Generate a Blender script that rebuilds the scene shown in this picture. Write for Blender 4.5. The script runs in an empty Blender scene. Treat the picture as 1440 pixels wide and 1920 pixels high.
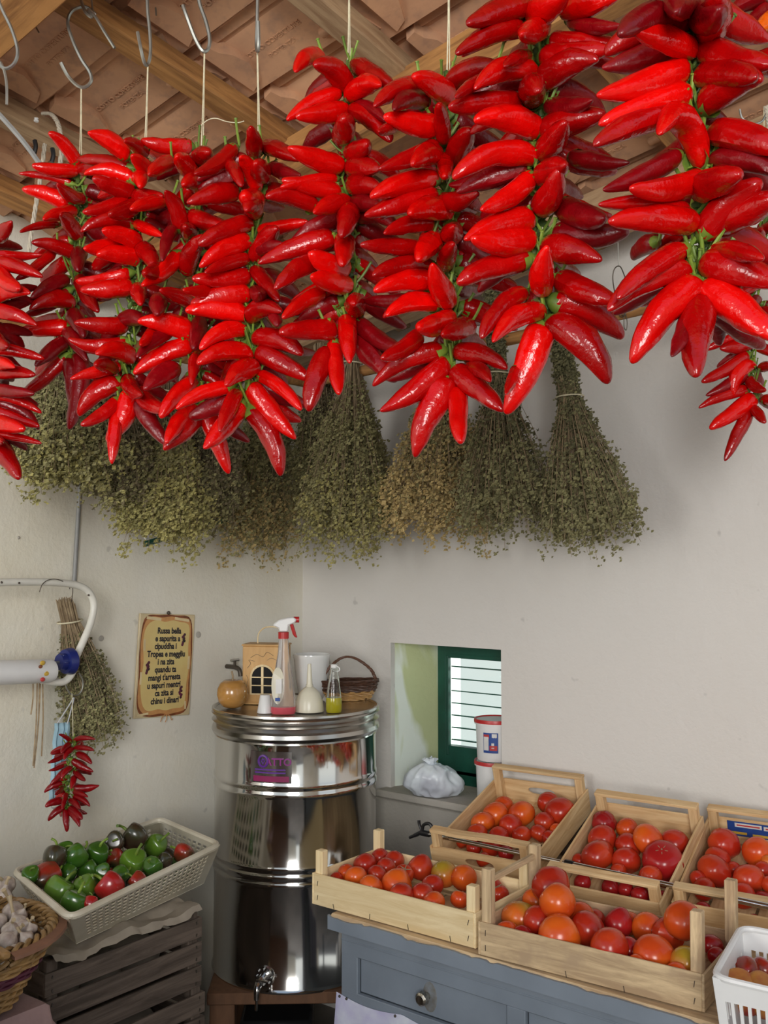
import bpy, bmesh, math, random
from mathutils import Vector, Matrix, Euler, noise
R_ = random.Random(7)
sc = bpy.context.scene
COL = sc.collection
PI = math.pi

# ------------------------------------------------------------------ camera, world, lights, exposure
CAM = Vector((2.618, -2.841, 1.65)); F = 1870.0; PITCH = math.atan(88/1870.0)
HEAD = math.radians(38.01)
cd = bpy.data.cameras.new('camera'); cam = bpy.data.objects.new('camera', cd); COL.objects.link(cam)
cam.location = CAM; cam.rotation_euler = (PI/2+PITCH, 0, HEAD)
cd.sensor_fit = 'VERTICAL'; cd.sensor_height = 36; cd.sensor_width = 27; cd.lens = F/1920*36; cd.clip_start = 0.05
sc.camera = cam
sc.view_settings.view_transform = 'Standard'; sc.view_settings.look = 'None'
sc.view_settings.gamma = 1; sc.view_settings.use_curve_mapping = False
sc.view_settings.exposure = -0.03

w = bpy.data.worlds.new('sky'); sc.world = w; w.use_nodes = True
nt = w.node_tree; nt.nodes.clear()
o_ = nt.nodes.new('ShaderNodeOutputWorld'); bg = nt.nodes.new('ShaderNodeBackground')
tc = nt.nodes.new('ShaderNodeTexCoord'); sx = nt.nodes.new('ShaderNodeSeparateXYZ'); rp = nt.nodes.new('ShaderNodeValToRGB')
nt.links.new(tc.outputs['Generated'], sx.inputs[0]); nt.links.new(sx.outputs[2], rp.inputs[0])
rp.color_ramp.elements[0].position = 0.0; rp.color_ramp.elements[0].color = (1.12, 1.16, 1.12, 1)
rp.color_ramp.elements[1].position = 0.6; rp.color_ramp.elements[1].color = (0.42, 0.54, 0.72, 1)
nt.links.new(rp.outputs[0], bg.inputs[0]); bg.inputs[1].default_value = .80
nt.links.new(bg.outputs[0], o_.inputs[0])

def area(name, loc, target, sx_, sy_, power, color=(1, 1, 1)):
    l = bpy.data.lights.new(name, 'AREA'); l.shape = 'RECTANGLE'; l.size = sx_; l.size_y = sy_; l.energy = power; l.color = color
    o = bpy.data.objects.new(name, l); COL.objects.link(o); o.location = loc
    o.rotation_euler = (Vector(target)-Vector(loc)).to_track_quat('-Z', 'Y').to_euler(); return o
# daylight coming in through the open front of the shed
area('daylight_front', (4.3, -5.2, 2.2), (0.9, -0.8, 1.5), 1.3, 1.7, 135, (1.0, 0.98, 0.95))
area('daylight_side', (0.9, -5.6, 1.9), (0.5, -1.2, 1.8), 1.0, 1.3, 50, (1.0, 0.97, 0.92))
area('daylight_window', (1.25, .95, 1.75), (.45, -.1, 1.05), .9, .9, 60, (.88, 1.0, .96))

# ------------------------------------------------------------------ pixel helpers (1440x1920 frame)
FWD = Vector((-math.sin(HEAD), math.cos(HEAD), 0)); RGT = Vector((math.cos(HEAD), math.sin(HEAD), 0)); UP = Vector((0, 0, 1))
def ray(px, py):
    x = (px-720)/F; u = (960-py)/F
    return RGT*x + FWD*(math.cos(PITCH)-u*math.sin(PITCH)) + UP*(math.sin(PITCH)+u*math.cos(PITCH))
def hit(px, py, p0, n):
    d = ray(px, py); n = Vector(n); return CAM + d*((Vector(p0)-CAM).dot(n)/d.dot(n))
def hX(px, py, x): return hit(px, py, (x, 0, 0), (1, 0, 0))
def hY(px, py, y): return hit(px, py, (0, y, 0), (0, 1, 0))
def hZ(px, py, z): return hit(px, py, (0, 0, z), (0, 0, 1))
def dep(px, py, D): d = ray(px, py); return CAM + d*(D/d.dot(FWD))
def pxm(p): return (Vector(p)-CAM).dot(FWD)/F          # metres per pixel at p

# ------------------------------------------------------------------ materials
def nodes(name):
    m = bpy.data.materials.new(name); m.use_nodes = True; t = m.node_tree
    return m, t, t.nodes['Principled BSDF']
def mixcol(t, fac, a, b):
    n = t.nodes.new('ShaderNodeMix'); n.data_type = 'RGBA'; n.clamp_factor = True
    for s, v in ((0, fac), (6, a), (7, b)):
        if hasattr(v, 'is_output'): t.links.new(v, n.inputs[s])
        elif s == 0: n.inputs[0].default_value = v
        else: n.inputs[s].default_value = (*v, 1)
    return n.outputs[2]
def nz(t, scale, detail=3, stretch=(1, 1, 1), rough=.55, coord='Object', dist=0.0):
    c = t.nodes.new('ShaderNodeTexCoord'); mp = t.nodes.new('ShaderNodeMapping'); mp.inputs['Scale'].default_value = stretch
    n = t.nodes.new('ShaderNodeTexNoise'); n.inputs['Scale'].default_value = scale; n.inputs['Detail'].default_value = detail
    n.inputs['Roughness'].default_value = rough; n.inputs['Distortion'].default_value = dist
    t.links.new(c.outputs[coord], mp.inputs[0]); t.links.new(mp.outputs[0], n.inputs[0]); return n.outputs[0]
def ramp(t, src, *st):
    r = t.nodes.new('ShaderNodeValToRGB'); e = r.color_ramp.elements
    while len(e) < len(st): e.new(0.5)
    for k, (p, v) in enumerate(st):
        e[k].position = p; e[k].color = (v, v, v, 1) if not isinstance(v, tuple) else (*v, 1)
    t.links.new(src, r.inputs[0]); return r.outputs[0]
def bump(t, b, src, strength=.3, dist=.01):
    n = t.nodes.new('ShaderNodeBump'); n.inputs['Strength'].default_value = strength; n.inputs['Distance'].default_value = dist
    t.links.new(src, n.inputs['Height'])
    t.links.new(n.outputs[0], b.inputs['Normal']); return n
def randomness(t, col, amt=.2, hue=.0):
    oi = t.nodes.new('ShaderNodeObjectInfo'); hs = t.nodes.new('ShaderNodeHueSaturation')
    mr = t.nodes.new('ShaderNodeMapRange'); mr.inputs[3].default_value = 1-amt; mr.inputs[4].default_value = 1+amt
    t.links.new(oi.outputs['Random'], mr.inputs[0]); t.links.new(mr.outputs[0], hs.inputs['Value'])
    if hue:
        mh = t.nodes.new('ShaderNodeMapRange'); mh.inputs[3].default_value = .5-hue; mh.inputs[4].default_value = .5+hue
        t.links.new(oi.outputs['Random'], mh.inputs[0]); t.links.new(mh.outputs[0], hs.inputs['Hue'])
    t.links.new(col, hs.inputs['Color']); return hs.outputs[0]
def simple(name, col, rough=.5, metal=0, var=.12, scale=12, bmp=0, bscale=60, spec=.5, rand=0, stretch=(1, 1, 1), coat=0, col2=None, hue=0):
    m, t, b = nodes(name)
    c2 = col2 or tuple(max(0, c*(1-var*2)) for c in col)
    c = mixcol(t, ramp(t, nz(t, scale, 4, stretch), (.35, 0.0), (.65, 1.0)), col, c2)
    if rand or hue: c = randomness(t, c, rand, hue)
    t.links.new(c, b.inputs['Base Color'])
    b.inputs['Roughness'].default_value = rough; b.inputs['Metallic'].default_value = metal; b.inputs['Specular IOR Level'].default_value = spec
    b.inputs['Coat Weight'].default_value = coat; b.inputs['Coat Roughness'].default_value = .12
    if bmp: bump(t, b, nz(t, bscale, 3, stretch), bmp, .004)
    return m
def wood(name, c1, c2, axis, rough=.7, knots=True, rand=.1, dirt=None):
    m, t, b = nodes(name); st = [9, 9, 9]; st[axis] = .8
    g = nz(t, 5, 5, tuple(st), .65, dist=.6)
    c = mixcol(t, ramp(t, g, (.38, 0.0), (.62, 1.0)), c1, c2)
    if dirt: c = mixcol(t, ramp(t, nz(t, 14, 4), (.52, 0.0), (.68, .8)), c, dirt)
    c = randomness(t, c, rand)
    t.links.new(c, b.inputs['Base Color']); b.inputs['Roughness'].default_value = rough; b.inputs['Specular IOR Level'].default_value = .3
    bump(t, b, g, .35, .002); return m
M = {}
def plaster(name, base, stain, fac=.5):
    m, t, b = nodes(name)
    big = ramp(t, nz(t, 1.1, 5, rough=.6), (.42, 0.0), (.72, 1.0))
    c = mixcol(t, big, base, stain)
    sp = ramp(t, nz(t, 17, 2, rough=.4), (.72, 0.0), (.76, .7))
    c = mixcol(t, sp, c, tuple(x*.72 for x in base))
    t.links.new(c, b.inputs['Base Color']); b.inputs['Roughness'].default_value = .85; b.inputs['Specular IOR Level'].default_value = .2
    a = nz(t, 75, 5, rough=.6); a2 = nz(t, 9, 3)
    ad = t.nodes.new('ShaderNodeMath'); ad.operation = 'MULTIPLY_ADD'; ad.inputs[1].default_value = 2.5
    t.links.new(a2, ad.inputs[0]); t.links.new(a, ad.inputs[2])
    bump(t, b, ad.outputs[0], .30, .006); return m
M['plaster_l'] = plaster('plaster_left', (.81, .78, .69), (.73, .67, .52))
M['plaster_b'] = plaster('plaster_back', (.72, .695, .66), (.67, .64, .595))
M['plaster_sill'] = plaster('plaster_sill', (.50, .47, .42), (.34, .31, .26))
m, t, b = nodes('plaster_reveal')                          # window reveal: shutter's green light put into the colour, plus a yellow-green stain
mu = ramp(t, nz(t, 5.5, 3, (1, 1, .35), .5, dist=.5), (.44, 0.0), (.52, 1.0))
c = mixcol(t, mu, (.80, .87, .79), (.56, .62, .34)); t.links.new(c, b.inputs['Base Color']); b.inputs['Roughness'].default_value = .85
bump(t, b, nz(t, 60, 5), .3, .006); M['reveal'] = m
M['floor'] = simple('floor_concrete', (.16, .14, .12), .8, var=.2, scale=3, bmp=.2)
M['terracotta'] = None
m, t, b = nodes('terracotta')
n1 = ramp(t, nz(t, 6, 5, rough=.6), (.3, 0.0), (.7, 1.0)); n2 = ramp(t, nz(t, 28, 3), (.5, 0.0), (.75, .5))
c = mixcol(t, n1, (.68, .385, .22), (.52, .29, .175)); c = mixcol(t, n2, c, (.30, .19, .14))
t.links.new(c, b.inputs['Base Color']); b.inputs['Roughness'].default_value = .75; b.inputs['Specular IOR Level'].default_value = .25
bump(t, b, nz(t, 90, 4), .25, .002); M['terracotta'] = m
for k, ax in (('x', 0), ('y', 1), ('z', 2)):
    M['pine_'+k] = wood('pine_'+k, (.76, .55, .30), (.58, .36, .17), ax)
    M['pale_'+k] = wood('pale_'+k, (.88, .72, .44), (.74, .56, .30), ax)
    M['grey_'+k] = wood('greywood_'+k, (.165, .125, .098), (.080, .060, .046), ax)
    M['aged_'+k] = wood('aged_'+k, (.72, .54, .32), (.42, .29, .17), ax, dirt=(.45, .32, .20))
M['beam'] = wood('beam', (.50, .25, .085), (.27, .125, .045), 0)
M['beam2'] = wood('beam_dusty', (.52, .36, .21), (.33, .20, .11), 0)

def chili_mat(name, c1, c2, rough=.17, rand=.18):
    m, t, b = nodes(name)
    c = mixcol(t, ramp(t, nz(t, 11, 3), (.35, 0.0), (.65, 1.0)), c1, c2)
    c = randomness(t, c, rand); t.links.new(c, b.inputs['Base Color'])
    b.inputs['Roughness'].default_value = rough; b.inputs['Specular IOR Level'].default_value = .5
    b.inputs['Coat Weight'].default_value = .0
    a = nz(t, 38, 4, (1, 1, 1), .55)
    bump(t, b, a, .55, .006); return m
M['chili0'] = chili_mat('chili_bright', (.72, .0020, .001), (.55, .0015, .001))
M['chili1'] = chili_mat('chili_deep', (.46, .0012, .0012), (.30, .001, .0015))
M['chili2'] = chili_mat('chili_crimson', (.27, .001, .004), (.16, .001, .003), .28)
M['chili_orange'] = chili_mat('chili_orange', (.85, .15, .005), (.75, .10, .005))
M['stem'] = simple('chili_stem', (.20, .30, .035), .5, var=.25, scale=40, rand=.25, col2=(.09, .16, .02))
M['core'] = simple('chili_calyx', (.10, .17, .02), .6, var=.3, scale=60, col2=(.03, .06, .012))
M['string'] = simple('string', (.72, .66, .46), .8, scale=80)
M['rope'] = simple('rope', (.60, .53, .42), .85, scale=60, bmp=.6, bscale=200)
M['wire'] = simple('wire', (.42, .42, .38), .38, .85, scale=30)
M['wiredark'] = simple('wire_dark', (.12, .10, .08), .45, .6)
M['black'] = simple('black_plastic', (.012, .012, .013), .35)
M['white'] = simple('white_plastic', (.80, .80, .79), .35, var=.03)
M['whitepaint'] = simple('white_paint', (.76, .74, .66), .35, var=.08, scale=10)
M['grime'] = simple('grime', (.15, .135, .11), .6, scale=40, col2=(.20, .22, .24))
M['cream'] = simple('cream_plastic', (.72, .68, .54), .3, var=.03)
M['ceramic'] = simple('ceramic', (.74, .75, .74), .15, var=.02, coat=.5)
M['redlid'] = simple('red_plastic', (.55, .03, .03), .35)
M['blueknob'] = simple('blue_plastic', (.015, .025, .16), .3)
M['green'] = simple('green_paint', (.008, .085, .055), .4, var=.15)
M['bluepaint'] = simple('blue_paint', (.225, .265, .315), .5, var=.08, scale=6, bmp=.15, bscale=30)
M['tomato_red'] = None
def tomato_mat(name, a, b2, d=None):
    m, t, b = nodes(name)
    c = mixcol(t, ramp(t, nz(t, 9, 2), (.38, 0.0), (.62, 1.0)), a, b2)
    if d: c = mixcol(t, ramp(t, nz(t, 6, 1, coord='Object'), (.44, 0.0), (.62, 1.0)), c, d)
    c = randomness(t, c, .08); t.links.new(c, b.inputs['Base Color'])
    b.inputs['Roughness'].default_value = .22; b.inputs['Specular IOR Level'].default_value = .45
    bump(t, b, nz(t, 40, 2), .06, .003); return m
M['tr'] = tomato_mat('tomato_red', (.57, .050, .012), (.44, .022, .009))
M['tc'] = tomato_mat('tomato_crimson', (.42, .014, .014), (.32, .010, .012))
M['to'] = tomato_mat('tomato_orange', (.72, .120, .012), (.60, .062, .010))
M['tg'] = tomato_mat('tomato_turning', (.72, .16, .02), (.60, .09, .02), (.40, .26, .025))
M['pg'] = simple('pepper_green', (.055, .15, .012), .2, var=.25, scale=8, coat=.3, col2=(.03, .10, .012))
M['pl'] = simple('pepper_light', (.12, .235, .022), .2, var=.2, scale=8, coat=.3, col2=(.09, .20, .022))
M['pd'] = simple('pepper_dark', (.045, .05, .022), .22, var=.2, scale=12, coat=.3, col2=(.05, .015, .012))
M['pr'] = simple('pepper_red', (.46, .012, .016), .2, var=.2, scale=10, coat=.3, col2=(.28, .02, .012))
M['pm'] = simple('pepper_mixed', (.40, .02, .012), .22, var=.2, scale=14, coat=.3, col2=(.045, .045, .016))
M['garlic'] = simple('garlic', (.66, .58, .50), .5, var=.15, scale=22, stretch=(3, 3, .6), col2=(.42, .33, .28))
M['stalk'] = simple('garlic_stalk', (.55, .43, .26), .7, scale=30)
M['wicker'] = simple('wicker', (.50, .29, .105), .45, var=.25, scale=30, bmp=.3, rand=.25)
M['wickerred'] = simple('wicker_wine', (.13, .025, .05), .5, scale=30)
M['wickerdark'] = simple('wicker_dark', (.115, .05, .028), .5, scale=30, rand=.3)
M['wickertan'] = simple('wicker_tan', (.46, .26, .09), .5, scale=30, rand=.2)
M['band'] = simple('basket_band', (.30, .145, .085), .6, scale=20)
M['oldplastic'] = simple('old_white_plastic', (.72, .67, .54), .4, var=.08, scale=7, col2=(.58, .52, .39))
M['paper'] = simple('paper', (.40, .34, .27), .8, scale=12)
M['pink'] = simple('pink_cloth', (.50, .33, .31), .85, var=.15, scale=9, bmp=.2, bscale=120)
def metal(name, col, rough, bmp=.0, sc_=4):
    m, t, b = nodes(name); b.inputs['Metallic'].default_value = 1; b.inputs['Base Color'].default_value = (*col, 1)
    b.inputs['Roughness'].default_value = rough
    if bmp: bump(t, b, nz(t, sc_, 2, (1, 1, .25)), bmp, .02)
    return m
M['steel'] = metal('stainless_steel', (.66, .65, .63), .10, .05)
M['steel2'] = metal('steel_rim', (.50, .48, .45), .22)
M['chrome'] = metal('chrome', (.62, .61, .60), .15)
M['knob'] = metal('knob_metal', (.45, .42, .36), .3, .4, 60)
def glassy(name, col, rough=.05, alpha=.45):
    m, t, b = nodes(name); b.inputs['Base Color'].default_value = (*col, 1); b.inputs['Roughness'].default_value = rough
    b.inputs['Transmission Weight'].default_value = alpha; b.inputs['IOR'].default_value = 1.35; return m
M['bottle'] = glassy('bottle_plastic', (.90, .86, .84), .22, .85)
M['glass'] = glassy('clear_glass', (.95, .97, .95), .02, 1.0)
M['oil'] = simple('olive_oil', (.42, .37, .02), .15)
M['pinkfluid'] = simple('pink_liquid', (.66, .10, .13), .25)
M['bag'] = None
m, t, b = nodes('plastic_bag'); c = mixcol(t, ramp(t, nz(t, 9, 3), (.4, 0.0), (.62, 1.0)), (.82, .89, .94), (.50, .52, .58))
t.links.new(c, b.inputs['Base Color']); b.inputs['Roughness'].default_value = .25; b.inputs['Subsurface Weight'].default_value = .3
b.inputs['Subsurface Radius'].default_value = (.03, .03, .03)
bump(t, b, nz(t, 12, 2, (1, 1, .35), dist=1.0), .5, .012); M['bag'] = m
M['peach'] = simple('peach', (.60, .27, .05), .6, var=.1, scale=16, col2=(.36, .035, .025), rand=.15)
M['cloth'] = simple('patterned_cloth', (.72, .76, .84), .8, var=.1, scale=11, col2=(.52, .50, .72))
M['ink'] = simple('ink', (.02, .02, .03), .6)
M['purple'] = simple('purple_print', (.27, .02, .22), .4)
M['violet'] = simple('violet_print', (.13, .03, .30), .4)
M['magenta'] = simple('magenta_print', (.28, .015, .10), .4)
M['plate'] = metal('badge_plate', (.60, .59, .60), .16)
M['sign'] = None
m, t, b = nodes('sign_board'); c = mixcol(t, ramp(t, nz(t, 9, 3), (.35, 0.0), (.7, 1.0)), (.74, .60, .24), (.70, .50, .20))
t.links.new(c, b.inputs['Base Color']); b.inputs['Roughness'].default_value = .4; M['signy'] = m
M['signedge'] = simple('sign_edge', (.74, .60, .36), .4)
M['signbrown'] = simple('sign_brown', (.30, .09, .03), .45, var=.3, scale=30)
M['signorange'] = simple('sign_orange', (.66, .33, .12), .45, var=.1, scale=30)
M['signcream'] = simple('sign_cream', (.82, .66, .38), .45)
M['onion'] = simple('onion_print', (.14, .015, .05), .45, scale=70, col2=(.02, .02, .02))
M['mask'] = simple('mask_blue', (.36, .56, .66), .7, var=.05)
M['maskwhite'] = simple('mask_white', (.55, .57, .60), .7, var=.05)
M['bluelabel'] = simple('blue_label', (.02, .07, .30), .45)
M['whitelabel'] = simple('white_label', (.75, .74, .72), .45)
M['redlabel'] = simple('red_label', (.55, .05, .05), .45)
M['yellowlabel'] = simple('yellow_label', (.70, .45, .06), .45)
M['housewood'] = simple('house_wood', (.66, .40, .16), .5, scale=30, stretch=(1, 1, .2), col2=(.52, .29, .10))
M['applewood'] = simple('apple_wood', (.52, .26, .07), .2, var=.15, scale=9, stretch=(1, 1, 3), coat=.5)
M['dark'] = simple('dark_interior', (.01, .01, .01), .9)
M['darkwood'] = simple('dark_wood', (.16, .075, .035), .7, scale=14, stretch=(4, 4, 1))
M['pipe'] = simple('grey_pipe', (.30, .30, .29), .45)
m = bpy.data.materials.new('window_glass'); m.use_nodes = True; t = m.node_tree; t.nodes.clear()
go = t.nodes.new('ShaderNodeOutputMaterial'); gm = t.nodes.new('ShaderNodeMixShader'); gt = t.nodes.new('ShaderNodeBsdfTransparent'); gg = t.nodes.new('ShaderNodeBsdfGlossy')
gg.inputs['Roughness'].default_value = .05; gt.inputs[0].default_value = (.93, .98, .97, 1); gm.inputs[0].default_value = .06
t.links.new(gt.outputs[0], gm.inputs[1]); t.links.new(gg.outputs[0], gm.inputs[2]); t.links.new(gm.outputs[0], go.inputs[0]); M['pane'] = m
M['concrete'] = simple('weathered_concrete', (.22, .21, .19), .85, var=.3, scale=9, bmp=.4, col2=(.12, .115, .10))
M['tan'] = simple('dry_stem', (.40, .30, .18), .8, scale=50, col2=(.24, .17, .10))

# ------------------------------------------------------------------ mesh helpers
def link(o, parent=None):
    COL.objects.link(o)
    if parent is not None: o.parent = parent
    return o
def finish(name, bm, mat, parent=None, smooth=True, sharp=None):
    me = bpy.data.meshes.new(name)
    bmesh.ops.recalc_face_normals(bm, faces=bm.faces[:]); bm.to_mesh(me); bm.free()
    for mm in (mat if isinstance(mat, (list, tuple)) else [mat]): me.materials.append(mm)
    if smooth:
        me.polygons.foreach_set('use_smooth', [True]*len(me.polygons))
        me.set_sharp_from_angle(angle=math.radians(sharp or 40))
    return link(bpy.data.objects.new(name, me), parent)
def tag(o, label=None, cat=None, group=None, kind=None):
    if label: o['label'] = label
    if cat: o['category'] = cat
    if group: o['group'] = group
    if kind: o['kind'] = kind
    return o
def thing(name, label, cat, loc=(0, 0, 0), rot=(0, 0, 0), group=None):
    o = bpy.data.objects.new(name, None); o.empty_display_size = .05; COL.objects.link(o)
    o.location = loc; o.rotation_euler = rot; return tag(o, label, cat, group)
def B(bm, c, s, rot=None, bev=.0015):
    r = bmesh.ops.create_cube(bm, size=1); vs = r['verts']
    for v in vs: v.co = Vector((v.co.x*s[0], v.co.y*s[1], v.co.z*s[2]))
    if bev:
        es = {e for v in vs for e in v.link_edges}
        rr = bmesh.ops.bevel(bm, geom=list(es), offset=min(bev, min(s)*.3), segments=1, affect='EDGES')
        vs = list({v for f in rr['faces'] for v in f.verts} | {v for v in vs if v.is_valid})
    if rot is not None:
        mt = rot if isinstance(rot, Matrix) else Euler(rot).to_matrix()
        for v in vs: v.co = mt @ v.co
    for v in vs: v.co += Vector(c)
    return vs
def frame_from(axis, up=Vector((0, 0, 1))):
    a = axis.normalized()
    if abs(a.dot(up)) > .98: up = Vector((1, 0, 0))
    y = up.cross(a).normalized(); z = a.cross(y)
    return a, y, z
def tube(bm, pts, rad, seg=8, closed=False, cap=True):
    pts = [Vector(p) for p in pts]; n = len(pts); rings = []
    rads = rad if isinstance(rad, (list, tuple)) else [rad]*n
    prev = None
    for i, p in enumerate(pts):
        if closed: tdir = pts[(i+1) % n]-pts[i-1]
        else: tdir = pts[min(i+1, n-1)]-pts[max(i-1, 0)]
        if tdir.length < 1e-9: tdir = Vector((0, 0, 1))
        a = tdir.normalized()
        if prev is None: _, y, z = frame_from(a)
        else:
            y = prev - a*prev.dot(a); y = y.normalized() if y.length > 1e-6 else frame_from(a)[1]
            z = a.cross(y)
        prev = y
        rings.append([bm.verts.new(p+(y*math.cos(2*PI*k/seg)+z*math.sin(2*PI*k/seg))*rads[i]) for k in range(seg)])
    m_ = n if closed else n-1
    for i in range(m_):
        r0, r1 = rings[i], rings[(i+1) % n]
        for k in range(seg): bm.faces.new((r0[k], r0[(k+1) % seg], r1[(k+1) % seg], r1[k]))
    if cap and not closed:
        bm.faces.new(rings[0][::-1]); bm.faces.new(rings[-1])
def smoothpts(pts, sub=6):
    P = [Vector(p) for p in pts]; out = []
    for i in range(len(P)-1):
        p0 = P[max(i-1, 0)]; p1 = P[i]; p2 = P[i+1]; p3 = P[min(i+2, len(P)-1)]
        for k in range(sub):
            t_ = k/sub
            out.append(.5*((2*p1)+(p2-p0)*t_+(2*p0-5*p1+4*p2-p3)*t_*t_+(3*p1-p0-3*p2+p3)*t_**3))
    out.append(P[-1]); return out
def lathe(bm, prof, seg=32, c=(0, 0, 0), fn=None):
    c = Vector(c); rings = []
    for (r, z) in prof:
        if r < 1e-5: rings.append([bm.verts.new(c+Vector((0, 0, z)))])
        else:
            rg = []
            for k in range(seg):
                a = 2*PI*k/seg; rr = r*(fn(a, z, r) if fn else 1)
                rg.append(bm.verts.new(c+Vector((rr*math.cos(a), rr*math.sin(a), z))))
            rings.append(rg)
    for i in range(len(rings)-1):
        a, b_ = rings[i], rings[i+1]
        if len(a) == 1 and len(b_) == 1: continue
        for k in range(seg):
            k2 = (k+1) % seg
            if len(a) == 1: bm.faces.new((a[0], b_[k2], b_[k]))
            elif len(b_) == 1: bm.faces.new((a[k], a[k2], b_[0]))
            else: bm.faces.new((a[k], a[k2], b_[k2], b_[k]))
def mk(name, fn, mat, parent=None, **kw):
    bm = bmesh.new(); fn(bm); return finish(name, bm, mat, parent, **kw)
def box_obj(name, c, s, mat, parent=None, rot=None, bev=.0015):
    return mk(name, lambda bm: B(bm, c, s, rot, bev), mat, parent, smooth=False)
def tube_obj(name, pts, r, mat, parent=None, seg=8, closed=False):
    return mk(name, lambda bm: tube(bm, pts, r, seg, closed), mat, parent)
def text_mesh(txt, size, depth=.0004, bold=0.0, align='CENTER', sx_=1.0):
    cu = bpy.data.curves.new('lettering', 'FONT'); cu.body = txt; cu.size = size; cu.extrude = depth; cu.offset = bold
    cu.align_x = align; cu.align_y = 'CENTER'; cu.resolution_u = 3
    o = bpy.data.objects.new('lettering', cu); COL.objects.link(o)
    dg = bpy.context.evaluated_depsgraph_get(); dg.update()
    me = bpy.data.meshes.new_from_object(o.evaluated_get(dg)); bpy.data.objects.remove(o); bpy.data.curves.remove(cu)
    if sx_ != 1.0:
        for v in me.vertices: v.co.x *= sx_
    return me
def text_obj(name, txt, size, mat, parent, mtx, **kw):
    me = text_mesh(txt, size, **kw); me.materials.append(mat); me.name = name
    o = bpy.data.objects.new(name, me); link(o, parent); o.matrix_basis = mtx; return o

# ------------------------------------------------------------------ roof plane (slopes down to the room corner)
RC = Vector((-.004, 0, 2.445)); E1 = Vector((.983, 0, .182)).normalized()
RN = E1.cross(Vector((0, -1.187, .181))).normalized(); RN = RN if RN.z > 0 else -RN
E2 = RN.cross(E1); E2 = E2 if E2.y > 0 else -E2
ROOF = Matrix((E1, E2, RN)).transposed()
def RP(s, t, n=0): return RC + E1*s + E2*t + RN*n
def roofz(x, y, n=0):
    p0 = RC + RN*n; return p0.z - ((x-p0.x)*RN.x+(y-p0.y)*RN.y)/RN.z
def struct(o): o['kind'] = 'structure'; return o

def prism(bm, quad_lo, zlo, zhi_fn):
    lo = [bm.verts.new((x, y, zlo if not callable(zlo) else zlo(x, y))) for x, y in quad_lo]
    hi = [bm.verts.new((x, y, zhi_fn(x, y) if callable(zhi_fn) else zhi_fn)) for x, y in quad_lo]
    n = len(lo); bm.faces.new(lo[::-1]); bm.faces.new(hi)
    for i in range(n): bm.faces.new((lo[i], lo[(i+1) % n], hi[(i+1) % n], hi[i]))
top = lambda x, y: roofz(x, y, .02)
struct(mk('wall_left', lambda bm: prism(bm, [(-.25, .45), (0, .45), (0, -4.5), (-.25, -4.5)], 0, top), M['plaster_l'], smooth=False))
NX0, NX1, NZ0, NZ1, ND = .428, .887, .838, 1.351, .2
def wb(bm):
    prism(bm, [(0, 0), (NX0, 0), (NX0, .45), (0, .45)], 0, top)
    prism(bm, [(NX1, 0), (3.6, 0), (3.6, .45), (NX1, .45)], 0, top)
    prism(bm, [(NX0, 0), (NX1, 0), (NX1, .45), (NX0, .45)], NZ1, top)
    prism(bm, [(NX0, 0), (NX1, 0), (NX1, .45), (NX0, .45)], 0, NZ0-.02)
struct(mk('wall_back', wb, M['plaster_b'], smooth=False))
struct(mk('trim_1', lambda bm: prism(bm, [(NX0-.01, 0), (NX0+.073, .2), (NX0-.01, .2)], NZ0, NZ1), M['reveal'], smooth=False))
def sill(bm):
    B(bm, ((NX0+NX1)/2-.01, .07, NZ0-.012), (NX1-NX0+.03, .26, .026), (.0, 0, 0), .006)
    B(bm, ((NX0+NX1)/2-.03, -.012, NZ0-.20), (NX1-NX0+.10, .03, .34), None, .012)
struct(mk('trim_2', sill, M['plaster_sill'], smooth=False))
struct(mk('floor', lambda bm: B(bm, (1.7, -2.6, -.05), (9, 9, .1), None, 0), M['floor'], smooth=False))
# far side of the shed (seen only in the steel): a pillar and a low wall by the open front
struct(mk('wall_front', lambda bm: (B(bm, (3.75, -2.2, 1.35), (.2, 1.5, 2.7), None, 0), B(bm, (1.9, -4.4, .55), (4.3, .2, 1.1), None, 0)), M['plaster_l'], smooth=False))
struct(mk('light_blocker', lambda bm: B(bm, (.72, -2.40, .56), (1.85, .14, 1.12), None, 0), M['darkwood'], smooth=False))  # unseen block added to shade the lower left, dark in the steel

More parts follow.
